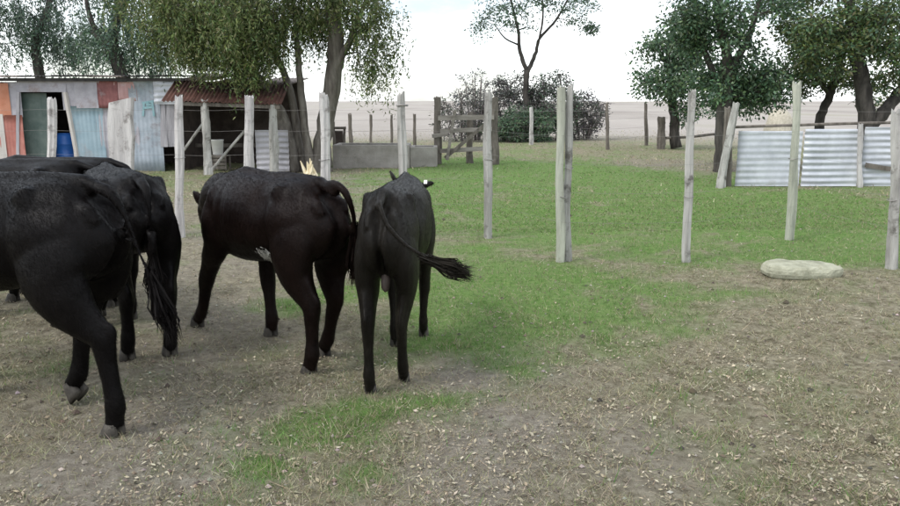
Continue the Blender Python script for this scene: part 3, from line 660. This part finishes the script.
# contents
def lathe(name, c, prof, m, parent, n=20):
    V = []; Fc = []
    for r, z in prof:
        for k in range(n): a = 2*math.pi*k/n; V.append((c[0]+math.cos(a)*r, c[1]+math.sin(a)*r, c[2]+z))
    Fc = [(i*n+k, i*n+(k+1) % n, (i+1)*n+(k+1) % n, (i+1)*n+k) for i in range(len(prof)-1) for k in range(n)]+[tuple(range(n-1, -1, -1))]
    return mesh_obj(name, V, Fc, m, parent, True)
p = AT(69, 171, ys+.75); br = root('plastic_barrel', (p[0], p[1], 0), 'blue plastic barrel standing inside the shed doorway', 'barrel')
lathe('barrel_body', (p[0], p[1], 0.0), [(.25, 0), (.28, .04), (.28, .28), (.295, .30), (.28, .32), (.28, .58), (.295, .60), (.28, .62), (.26, .80), (.20, .84)], M['blue'], br)
lathe('lid', (p[0], p[1], .84), [(.2, 0), (.2, .02), (.02, .022), (.001, .022)], M['blue'], br)
p = AT(219, 172, ys+.2); cr = root('wooden_crate', (p[0], p[1], 0), 'dark wooden crate under white bucket in the lean-to', 'crate')
zb = AT(219, 155, ys+.2)[2]
for k in range(4):
    mb = MB(); mb.box((p[0], p[1]-.22, .05+zb/4*k+.02), .5, .02, zb/4-.02); mb.build('slat', M['post_dark'], cr)
mb = MB(); mb.box((p[0], p[1], zb-.012), .5, .44, .02); mb.build('top', M['post_dark'], cr)
for sx in (-1, 1):
    for sy in (-1, 1): mb = MB(); mb.box((p[0]+sx*.225, p[1]+sy*.18, zb/2-.012), .04, .04, zb-.03); mb.build('corner_post', M['post_dark'], cr)
bk = root('bucket', (p[0], p[1], zb), 'white plastic bucket in the shade of the lean-to', 'bucket')
lathe('bucket_body', (p[0], p[1], zb), [(.10, 0), (.12, .02), (.145, .34), (.155, .35), (.155, .37), (.14, .37), (.115, .04), (.001, .03)], M['white'], bk)
mb = MB(); mb.tube([np.array([p[0]+math.cos(a)*.15, p[1]-.02, zb+.34+math.sin(a)*.03-.0]) for a in np.linspace(0, math.pi, 9)], .005, 5); mb.build('handle', M['wire'], bk)

# pale splintered stump in front of the big tree
p = G(311, 181); sp = root('splintered_stump', (p[0], p[1], 0), 'pale yellow splintered stump at the foot of the big tree', 'stump')
rs = random.Random(3); mb = MB(); mb.tube([(p[0], p[1], -.04), (p[0], p[1], .08), (p[0]+.01, p[1], .16)], [.17, .15, .13], 10, .3); mb.build('stump_body', M['splinter'], sp)
for k in range(9):
    a = rs.uniform(0, 6.28); r = rs.uniform(.02, .11); h = rs.uniform(.25, .5); q = np.array([p[0]+math.cos(a)*r, p[1]+math.sin(a)*r, .10]); e = q+np.array([rs.uniform(-.14, .14), rs.uniform(-.06, .06), h-.1])
    mb = MB(); mb.tube([q, (q+e)/2+np.array([rs.uniform(-.02, .02), 0, 0]), e], [.05, .036, .008], 5, .3); mb.build('splinter', M['splinter'], sp)

# ------------------------------------------------------------------ cattle
def loft(rings, n=20, expo=2.0, top=None):
    """rings: (cx,cy,cz, ra, rb, tangent-based) -> closed verts/faces. ra: along 'fore' axis, rb: lateral"""
    V = []; P = [np.array(r[:3], float) for r in rings]; m = len(P)
    lat0 = np.array([0, 1., 0])
    for i in range(m):
        t = P[min(i+1, m-1)]-P[max(i-1, 0)]; t /= np.linalg.norm(t)+1e-9
        lat = lat0-t*lat0.dot(t); ln = np.linalg.norm(lat)
        lat = lat/ln if ln > .2 else np.array([1., 0, 0])-t*t[0]
        lat /= np.linalg.norm(lat); f = np.cross(lat, t); f /= np.linalg.norm(f)
        for k in range(n):
            a = 2*math.pi*k/n; c, s = math.cos(a), math.sin(a); e = 1/((abs(c)**expo+abs(s)**expo)**(1/expo))
            V.append(P[i]+f*c*e*rings[i][3]+lat*s*e*rings[i][4])
    Fc = [(i*n+k, i*n+(k+1) % n, (i+1)*n+(k+1) % n, (i+1)*n+k) for i in range(m-1) for k in range(n)]
    Fc += [tuple(range(n-1, -1, -1)), tuple((m-1)*n+k for k in range(n))]
    return V, Fc
def dens(rings, n=4):
    A = catmull(rings, n); return [tuple(np.concatenate([a[:3], np.maximum(a[3:], .008)])) for a in A]
def rotxz(p, c, a):
    d = p-c; ca, sa = math.cos(a), math.sin(a); q = d.copy(); q[0] = d[0]*ca-d[2]*sa; q[2] = d[0]*sa+d[2]*ca; return c+q
HIND = [(-.40, .10, .98, .17, .07), (-.45, .135, .85, .205, .095), (-.455, .15, .72, .185, .098), (-.47, .145, .60, .14, .082), (-.515, .13, .505, .092, .062), (-.56, .122, .43, .068, .052), (-.55, .12, .34, .050, .042), (-.535, .12, .23, .042, .038), (-.52, .12, .14, .048, .046), (-.495, .12, .09, .042, .043), (-.48, .12, .055, .048, .048)]
FORE = [(.44, .13, .98, .12, .05), (.46, .165, .84, .13, .075), (.40, .165, .70, .12, .075), (.385, .155, .60, .092, .066), (.395, .145, .50, .070, .056), (.405, .14, .385, .060, .054), (.40, .135, .30, .044, .042), (.40, .13, .20, .041, .038), (.405, .13, .13, .047, .045), (.42, .13, .085, .040, .042), (.432, .13, .055, .046, .048)]
def pose_leg(J, side, swing, bend, lift=0, spread=0, piv=2, kn=5):
    J = [np.array(j, float) for j in J]; out = []
    P = [j[:3].copy() for j in J]
    c = P[piv-1].copy()
    for i in range(piv, len(P)): 
        wgt = min(1, (i-piv+1)/2); P[i] = rotxz(P[i], c, swing*wgt)
    c = P[kn].copy()
    for i in range(kn+1, len(P)): P[i] = rotxz(P[i], c, bend)
    # put the hoof down
    zb = P[-1][2]; tgt = .055+lift; z0 = P[piv][2]
    for i in range(piv+1, len(P)):
        P[i][2] = z0+(P[i][2]-z0)*(tgt-z0)/(zb-z0)
    for i in range(piv, len(P)): P[i][1] += spread*(i-piv+1)/(len(P)-piv)
    for p, j in zip(P, J): p[1] *= side; out.append((*p, j[3], j[4]))
    return out
TORSO = [(-.70, 0, 1.00, .06, .05), (-.665, 0, .97, .15, .115), (-.60, 0, .945, .215, .175), (-.50, 0, .93, .245, .215), (-.38, 0, .925, .255, .235), (-.22, 0, .915, .255, .225), (-.05, 0, .895, .275, .245), (.12, 0, .88, .29, .255), (.28, 0, .875, .295, .24), (.42, 0, .88, .29, .205), (.55, 0, .885, .255, .165), (.65, 0, .90, .19, .125), (.71, 0, .91, .10, .07)]
def cattle(label, loc, heading, scale, coat, legs, neck, muzzle, ears, tail, tuft, tagear=None, hairs=60000, patch=None, narrow=1.0, udder=False, voxel=.0115, tail_r=.024):
    rt = root('cow', (0, 0, 0), label, 'cow', 'black cattle in the paddock'); rt['_o'] = (0, 0, 0)
    mb = MB()
    mb.add(*loft(dens(TORSO, 4), 28, 2.15))
    for side in (1, -1):                                     # hip hooks, pins, shoulder points, withers
        mb.add(*loft([(-.33, side*.13, 1.13, .02, .02), (-.36, side*.155, 1.10, .07, .055), (-.40, side*.18, 1.04, .05, .035)], 10))
        mb.add(*loft([(-.58, side*.07, 1.06, .04, .04), (-.64, side*.08, 1.02, .055, .045), (-.685, side*.08, .98, .03, .03)], 10))
        mb.add(*loft([(.30, side*.09, 1.12, .06, .03), (.40, side*.15, .98, .13, .06), (.50, side*.165, .84, .10, .05), (.54, side*.15, .76, .04, .03)], 12))
    mb.add(*loft([(-.72, 0, 1.10, .03, .035), (-.55, 0, 1.165, .03, .04), (-.3, 0, 1.175, .025, .035), (0, 0, 1.165, .025, .03), (.3, 0, 1.17, .035, .035), (.5, 0, 1.12, .03, .03)], 10))
    feet = []
    for (J, side, kw) in legs:
        pj = pose_leg(J, side, **kw); mb.add(*loft(dens(pj, 3), 14))
        if J is HIND:                                        # tendon and point of the hock
            h5 = np.array(pj[5][:3]); h3 = np.array(pj[3][:3]); h7 = np.array(pj[6][:3]); bk = np.array([-1., 0, 0])
            mb.add(*loft(dens([(*(h7+bk*.030), .024, .022), (*(h5+bk*.045+np.array([0, 0, -.005])), .034, .026), (*(h5+bk*.062+np.array([0, 0, .045])), .030, .022), (*(h5*.5+h3*.5+bk*.085), .030, .022), (*(h3+bk*.09), .045, .035)], 3), 10))
        else:
            k5 = np.array(pj[5][:3]); mb.add(*loft([(*(k5+np.array([.018, 0, .05])), .03, .03), (*(k5+np.array([.022, 0, 0])), .045, .045), (*(k5+np.array([.014, 0, -.045])), .03, .03)], 10))
        feet.append((np.array(pj[-1][:3]), np.array(pj[-2][:3]), np.array(pj[-3][:3])))
    # neck + head
    nk = [(.40, 0, .95, .20, .13)]+[(*p, a, b) for p, a, b in neck]
    mb.add(*loft(dens(nk, 4), 18))
    poll = np.array(neck[-1][0], float); mz = np.array(muzzle, float); d = mz-poll; up = np.array([0, 0, 1.]); ax = d/np.linalg.norm(d)
    hd = [(-.10, .055, .05), (0, .105, .095), (.16, .125, .105), (.33, .12, .112), (.52, .10, .085), (.72, .078, .066), (.88, .072, .072), (.97, .062, .068), (1.03, .03, .04)]
    mb.add(*loft(dens([(*(poll+d*t), a, b) for t, a, b in hd], 3), 16))
    lat = np.cross(up, ax); lat /= np.linalg.norm(lat)+1e-9; hup = np.cross(ax, lat)
    for side, e in zip((1, -1), ears):
        tip = poll+lat*e[0]*side+hup*e[1]+ax*e[2]; b0_ = poll+lat*side*.07+hup*.03+ax*.03
        mb.add(*loft([(*b0_, .03, .022), (*(b0_+(tip-b0_)*.3), .048, .022), (*(b0_+(tip-b0_)*.65), .05, .02), (*tip, .014, .012)], 10))
    tl = catmull(tail, 5); rr = np.linspace(tail_r*1.5, tail_r*.62, len(tl)); mb.tube(tl, list(rr), 10)
    tmp = mesh_obj('tmp', mb.v, mb.f, coat[0])
    md = tmp.modifiers.new('r', 'REMESH'); md.mode = 'VOXEL'; md.voxel_size = voxel; md.use_smooth_shade = True
    ms = tmp.modifiers.new('s', 'SMOOTH'); ms.factor = .5; ms.iterations = 12
    dg = bpy.context.evaluated_depsgraph_get(); bm_ = bpy.data.meshes.new_from_object(tmp.evaluated_get(dg))
    bpy.data.objects.remove(tmp)
    nv = len(bm_.vertices); co = np.empty(nv*3, np.float32); bm_.vertices.foreach_get('co', co); co = co.reshape(-1, 3).astype(float)
    no = np.empty(nv*3, np.float32); bm_.vertices.foreach_get('normal', no); no = no.reshape(-1, 3).astype(float)
    def dent(c, r, amt):
        nonlocal co
        for s in (1, -1):
            q = (co-np.array([c[0], c[1]*s, c[2]]))/np.array(r); wgt = np.exp(-(q**2).sum(1)); co = co-no*(amt*wgt)[:, None]
    dent((-.20, .21, 1.03), (.10, .12, .09), .030)           # hollow of the flank
    dent((-.245, .22, .80), (.04, .12, .16), .030)           # fold before the thigh
    dent((-.50, .21, 1.06), (.08, .1, .06), .018)
    dent((-.68, .0, .80), (.12, .035, .20), .035)            # groove below the tail
    dent((.27, .24, .90), (.035, .12, .20), .018)            # behind the shoulder
    dent((.10, .25, .66), (.35, .12, .05), .012)
    for k in range(6):
        dent((-.10+.055*k, .25, .88+.01*k), (.012, .12, .17), .0018)   # ribs
    nz_ = np.array([mnoise.fractal(Vector(p)*9, 1, 2, 3) for p in co]); co = co+no*(nz_*.003)[:, None]
    bm_.vertices.foreach_set('co', co.astype(np.float32).reshape(-1)); bm_.update(); bm_.materials.clear(); bm_.materials.append(coat[0])
    bm_.polygons.foreach_set('use_smooth', np.ones(len(bm_.polygons), bool))
    body = bpy.data.objects.new('body', bm_); bm_.name = 'body'; col.objects.link(body); body.parent = rt
    # short coat hair
    bm_.calc_loop_triangles(); nt_ = len(bm_.loop_triangles); ti = np.empty(nt_*3, np.int32); bm_.loop_triangles.foreach_get('vertices', ti); ti = ti.reshape(-1, 3)
    A, B, C = co[ti[:, 0]], co[ti[:, 1]], co[ti[:, 2]]; ar = np.linalg.norm(np.cross(B-A, C-A), axis=1)
    def sample(n, wgt):
        k = rng.choice(nt_, n, p=wgt/wgt.sum()); u = rng.random((n, 1)); v = rng.random((n, 1)); f = u+v > 1; u[f] = 1-u[f]; v[f] = 1-v[f]
        P = A[k]+(B[k]-A[k])*u+(C[k]-A[k])*v; nn_ = np.cross(B[k]-A[k], C[k]-A[k]); nn_ /= np.linalg.norm(nn_, axis=1, keepdims=True)+1e-9; return P, nn_
    def strands(P, nn_, ln, wd, lift):
        n = len(P); g = np.tile(np.array([-.6, 0, -.8]), (n, 1))+rng.normal(size=(n, 3))*.35; g -= nn_*(g*nn_).sum(1, keepdims=True); g /= np.linalg.norm(g, axis=1, keepdims=True)+1e-9
        D = g+nn_*lift*(.5+rng.random((n, 1))); S = np.cross(nn_, g); l_ = ln*(.6+.8*rng.random((n, 1)))
        return np.stack([P-S*wd-nn_*.002, P+S*wd-nn_*.002, P+D*l_], 1)
    if hairs:
        P, nn_ = sample(hairs, ar); o = quads_obj('coat_hair', strands(P, nn_, .022, .0015, .16), coat[1], body, k=3, origin=(0, 0, 0)); o['kind'] = 'stuff'
    if patch:
        P, nn_ = sample(60000, ar); q = (P-np.array(patch[:3]))/np.array(patch[3:6]); kf = (q**2).sum(1) < 1+.5*rng.normal(size=len(P))
        if kf.sum(): quads_obj('white_patch', strands(P[kf]+nn_[kf]*.004, nn_[kf], .03, .004, .2), M['white'], body, k=3, origin=(0, 0, 0))
    # hooves (cloven)
    for f0, f1, f2 in feet:
        d_ = (f0-f1); d_[2] = 0; fw = np.array([1., 0, 0])
        tilt = 0.0
        lift = max(0, f0[2]-.055)
        for s in (-1, 1):
            V = []; n = 12
            for z, ra, rb, xo in ((.078, .030, .021, .0), (.05, .040, .024, .008), (.02, .050, .026, .016), (.0, .053, .027, .02)):
                for k in range(n):
                    a = 2*math.pi*k/n; px_ = math.cos(a)*ra+xo; V.append((f0[0]+px_, f0[1]+s*.024+math.sin(a)*rb*(1-.25*max(0, math.cos(a))), lift+z-.004))
            Fc = [(i*n+k, (i+1)*n+k, (i+1)*n+(k+1) % n, i*n+(k+1) % n) for i in range(3) for k in range(n)]+[tuple(range(n)), tuple(3*n+k for k in range(n-1, -1, -1))]
            if lift > .02:
                cpt = np.array([f0[0], f0[1], lift+.06]); V = [rotxz(np.array(v), cpt, -.9) for v in V]
            mesh_obj('hoof', V, Fc, M['hoof'], rt, True, origin=(0, 0, 0))
    # tail switch
    a = np.array(tail[-1]); b = np.array(tuft); tdir = b-a; n = 420; VV = []
    for k in range(n):
        s = a-tdir*.35*random.random()+rng.normal(size=3)*.010; m1_ = a+tdir*.5+rng.normal(size=3)*.022+np.array([0, 0, -.01]); e = b+rng.normal(size=3)*.024+tdir*random.uniform(-.25, .15)
        sd_ = np.cross(tdir, rng.normal(size=3)); sd_ /= np.linalg.norm(sd_)+1e-9; sd_ *= .0035
        VV += [[s-sd_, s+sd_, m1_+sd_], [s-sd_, m1_+sd_, m1_-sd_], [m1_-sd_, m1_+sd_, e]]
    quads_obj('tail_switch', np.array(VV), coat[1], body, k=3, origin=(0, 0, 0))
    if udder:
        V, Fc = loft(dens([(-.50, 0, .72, .04, .04), (-.515, 0, .67, .04, .038), (-.52, 0, .63, .032, .032), (-.52, 0, .605, .012, .012)], 4), 12)
        mesh_obj('udder', V, Fc, M['skin'], body, True, origin=(0, 0, 0))
    # eyes, nostrils
    for s in (1, -1):
        e = poll+d*.36+lat*s*.100+hup*.045; V = []; n = 10
        for i in range(7):
            ph = math.pi*i/6
            for k in range(n): th = 2*math.pi*k/n; V.append(e+.019*np.array([math.sin(ph)*math.cos(th), math.sin(ph)*math.sin(th), math.cos(ph)]))
        mesh_obj('eye', V, [(i*n+k, (i+1)*n+k, (i+1)*n+(k+1) % n, i*n+(k+1) % n) for i in range(6) for k in range(n)], M['eye'], body, True, origin=(0, 0, 0))
    if tagear is not None:
        side = 1 if tagear == 0 else -1; e = ears[tagear]; tip = poll+lat*e[0]*side+hup*e[1]+ax*e[2]; b0_ = poll+lat*side*.07+hup*.03+ax*.03; c = b0_+(tip-b0_)*.6
        mb = MB(); mb.box(c-ax*.03, .008, .034, .036, [ax, lat, hup]); o = mb.build('ear_tag', M['tag'], body, origin=(0, 0, 0)); bv = o.modifiers.new('b', 'BEVEL'); bv.width = .003; bv.segments = 2
    rt.location = (loc[0], loc[1], gh(loc[0], loc[1])-.004); rt.rotation_euler = (0, 0, heading); rt.scale = (scale, scale*narrow, scale)
    return rt
BLK = coat_mat('black_coat', (.0018, .0015, .0016), (.0062, .005, .005), (.0052, .0044, .0042))
BRN = coat_mat('brown_black_coat', (.003, .0016, .0014), (.011, .0062, .005), (.0075, .0045, .0036))
GRB = coat_mat('dusty_black_coat', (.006, .005, .004), (.017, .0145, .0115), (.011, .0095, .0075))
def leg4(hl, hr, fl, fr):
    mk = lambda J, s, t: (J, s, dict(swing=t[0], bend=t[1], lift=t[2] if len(t) > 2 else 0, spread=t[3] if len(t) > 3 else 0))
    return [mk(HIND, 1, hl), mk(HIND, -1, hr), mk(FORE, 1, fl), mk(FORE, -1, fr)]
def place(hindpx, head_deg, s, off=-.50):            # root position from where the hind feet stand
    h = G(*hindpx); a = R(head_deg); return (h[0]-math.cos(a)*off*s, h[1]-math.sin(a)*off*s), a
NECK_LEVEL = [((.62, 0, 1.00), .17, .105), ((.80, 0, 1.08), .135, .085), ((.95, 0, 1.14), .11, .085)]
NECK_DOWN = [((.62, 0, .93), .17, .105), ((.80, 0, .86), .135, .085), ((.95, 0, .78), .11, .085)]
EAR = (.22, .03, -.02)
# F: young animal seen from behind, tail swinging
loc, a = place((388, 390), 85, .985)
cattle('dusty black calf seen from behind, tail flicked to its right', loc, a, .985, GRB,
  leg4((-.10, -.04, 0, 0), (.16, -.05, 0, -.02), (-.1, 0), (.22, -.05, 0, -.03)), [((.60, .03, .99), .165, .105), ((.76, .09, 1.00), .13, .085), ((.90, .12, 1.02), .11, .085)], (1.18, .13, .74), [(.18, .16, -.02), (.28, .05, -.02)],
  [(-.62, 0, 1.13), (-.715, -.015, 1.11), (-.765, -.08, 1.02), (-.77, -.21, .92), (-.76, -.40, .835)], (-.73, -.66, .765), tagear=1, narrow=.73, tail_r=.018, udder=True)
# E: side on, head lowered
loc, a = place((321, 367), 134, 1.0)
cattle('brownish black young cow standing side-on with head lowered and white belly spot', loc, a, 1.0, BRN,
  leg4((-.10, 0), (.20, .02, 0, .03), (.62, -.06), (-.18, 0)), [((.64, .0, .97), .17, .11), ((.82, -.02, .92), .135, .09), ((.95, -.06, .87), .11, .085)], (1.10, -.24, .54), [(.17, .13, -.03), EAR],
  [(-.62, 0, 1.14), (-.70, 0, 1.155), (-.765, -.01, 1.13), (-.795, -.03, 1.06), (-.78, -.07, .96), (-.74, -.10, .84)], (-.71, -.12, .58), patch=(-.15, .16, .675, .06, .08, .055))
# A: big near animal walking out of frame
loc, a = place((98, 420), 160, 1.06)
cattle('large black cow walking, one hind hoof lifted, tail swung out behind', loc, a, 1.06, BLK,
  leg4((-.34, .06), (.50, -.40, .04), (.05, 0), (.3, -.1)), NECK_LEVEL, (1.18, 0, .82), [EAR, EAR],
  [(-.60, 0, 1.14), (-.70, 0, 1.11), (-.77, -.01, .98), (-.81, -.02, .84), (-.88, -.03, .70)], (-.96, -.03, .46), hairs=80000)
# B: rear view behind A
loc, a = place((150, 358), 126, 1.0)
cattle('black cow seen from behind with tail hanging straight down', loc, a, 1.0, BLK,
  leg4((.04, 0), (-.06, 0), (.05, 0), (.1, 0)), NECK_DOWN, (1.12, 0, .46), [EAR, EAR],
  [(-.62, 0, 1.14), (-.715, 0, 1.10), (-.765, 0, .98), (-.77, 0, .84), (-.76, 0, .70)], (-.75, 0, .42))
# C, D: further back
loc, a = place((84, 322), 172, 1.0)
cattle('black cow half hidden behind the herd, only its back showing', loc, a, 1.0, BLK, leg4((.1, 0), (-.1, 0), (.1, 0), (-.1, 0)), NECK_DOWN, (1.12, 0, .46), [EAR, EAR],
  [(-.62, 0, 1.14), (-.715, 0, 1.10), (-.745, 0, .98), (-.74, 0, .84), (-.725, 0, .70)], (-.70, 0, .42), hairs=14000, voxel=.015)
loc, a = place((116, 303), 168, .99)
cattle('black cow farthest back by the fence, just its rump above the others', loc, a, .99, BLK, leg4((-.1, 0), (.1, 0), (-.1, 0), (.1, 0)), NECK_DOWN, (1.12, 0, .46), [EAR, EAR],
  [(-.62, 0, 1.14), (-.715, 0, 1.10), (-.745, 0, .98), (-.74, 0, .84), (-.725, 0, .70)], (-.70, 0, .42), hairs=14000, voxel=.015)

# ------------------------------------------------------------------ grass, dry stalks and leaf litter
def scatter(n, y0, y1, power=1.6):
    """more near the viewer's part of the paddock, thinning with distance"""
    u = rng.random(n); y = (y0**(1-power)+u*(y1**(1-power)-y0**(1-power)))**(1/(1-power))
    x = (rng.random(n)*2-1)*(y*.78+.9); return x, y
def blades(n, y0, y1, h, wd, cols, keep, name, label, jit=.3, lean=.5, cat='grass'):
    x, y = scatter(n, y0, y1); k = rng.random(n) < keep(x, y); x, y = x[k], y[k]; n = len(x)
    if n == 0: return
    P = np.stack([x, y, gz(x, y)-.004], 1); a = rng.random(n)*6.283; S = np.stack([np.cos(a), np.sin(a), 0*a], 1)
    sc_ = (1+.05*np.clip(y-4, 0, 30))[:, None]; hh = h*(.4+.9*rng.random((n, 1))); ww = wd*(.6+.8*rng.random((n, 1)))*sc_
    D = np.concatenate([rng.normal(size=(n, 2))*lean, np.ones((n, 1))], 1)
    V = np.stack([P-S*ww, P+S*ww, P+D*hh], 1)
    o = quads_obj(name, V, M['grass'], None, tint(n, cols, jit), k=3); tag(o, label, cat, None, 'stuff'); return o
GR = [(.105, .22, .048), (.14, .255, .065), (.095, .19, .043), (.175, .255, .08), (.23, .22, .12), (.30, .27, .18)]
TAN = [(.36, .32, .21), (.44, .39, .27), (.29, .255, .16), (.50, .45, .33), (.22, .19, .12), (.27, .27, .15), (.22, .24, .12)]
blades(300000, 1.7, 13, .034, .0022, GR, lambda x, y: green(x, y)*.9, 'grass', 'short green grass in patches on the trodden paddock')
blades(200000, 9.5, 42, .032, .0045, GR+[(.19, .19, .10)], lambda x, y: green(x, y)*.8, 'grass', 'grazed green grass beyond the corral posts', lean=1.0)
blades(420000, 1.7, 14, .030, .0019, TAN, lambda x, y: ((1-.6*green(x, y))*(1-.75*bare(x, y)))*sm(.30, .60, vnoise(x, y, .16, 71)*.6+vnoise(x, y, .5, 72)*.4)+.10, 'dry_grass', 'dry straw-coloured grass stubble across the paddock', lean=1.2)
blades(60000, 12, 45, .06, .006, TAN, lambda x, y: (1-green(x, y))*.5, 'dry_grass', 'dry straw-coloured stubble beyond the corral posts', lean=.9)
blades(220000, 1.8, 16, .062, .0021, GR+TAN[:3], lambda x, y: sm(.64, .76, vnoise(x, y, .11, 81)*.65+vnoise(x, y, .4, 82)*.35)*(.15+green(x, y)), 'grass', 'scattered taller tufts of grass standing over the grazed turf', lean=.75)
n = 190000; x, y = scatter(n, 1.7, 13, 1.5); k = rng.random(n) < (1-.72*green(x, y))*(1-.35*bare(x, y))*(.10+.9*sm(.40, .66, vnoise(x, y, .42, 41)*.6+vnoise(x, y, .13, 42)*.4)); x, y = x[k], y[k]; n = len(x)
P = np.stack([x, y, gz(x, y)+.004+.010*rng.random(n)], 1); a = rng.random(n)*6.283
D = np.stack([np.cos(a), np.sin(a), rng.normal(size=n)*.28], 1); S = np.stack([-np.sin(a), np.cos(a), rng.normal(size=n)*.35], 1)
ln = (.008+.024*rng.random((n, 1))**3.2); wd = ln*(.18+.4*rng.random((n, 1))); upv = np.array([0, 0, 1.])
V = np.stack([P-D*ln*.5, P+S*wd*.5+upv*wd*.2, P+D*ln*.5+upv*ln*.12, P-S*wd*.5+upv*wd*.2], 1)
LIT = [(.33, .28, .195), (.27, .225, .155), (.36, .315, .23), (.19, .155, .105), (.33, .285, .205), (.36, .32, .24), (.11, .085, .06), (.29, .25, .17), (.09, .07, .05), (.24, .21, .14)]
o = quads_obj('leaf_litter', V, M['litter'], None, tint(n, LIT, .25, .04)*(.62+.55*vnoise(x, y, .22, 61)+.25*vnoise(x, y, .9, 62))[:, None]); tag(o, 'dry tan leaf litter scattered over the paddock', 'litter', None, 'stuff')
# clods and pebbles
n = 9000; x, y = scatter(n, 1.7, 12, 1.6); r = .004+.012*rng.random(n)**4; r[:70] = .012+.022*rng.random(70); zc = gz(x, y)
octa = np.array([[1, 0, 0], [0, 1, 0], [-1, 0, 0], [0, -1, 0], [0, 0, .8], [0, 0, -.8]]); fo = [(0, 1, 4), (1, 2, 4), (2, 3, 4), (3, 0, 4)]
J = octa[None]*(.7+.6*rng.random((n, 6, 1)))*r[:, None, None]+np.stack([x, y, zc+r*.25], 1)[:, None]
V = np.concatenate([J[:, list(f)] for f in fo]); tt = tint(n, [(.16, .13, .10), (.24, .2, .155), (.10, .085, .07), (.33, .3, .26)], .3); tt[:70] = tint(70, [(.06, .05, .038), (.09, .075, .055)], .3)
o = quads_obj('clods', V, M['litter'], None, np.concatenate([tt]*4), k=3); tag(o, 'small earth clods and pebbles strewn on the paddock', 'clods', None, 'stuff')
for r_ in ROOTS:
    if '_o' in r_: del r_['_o']
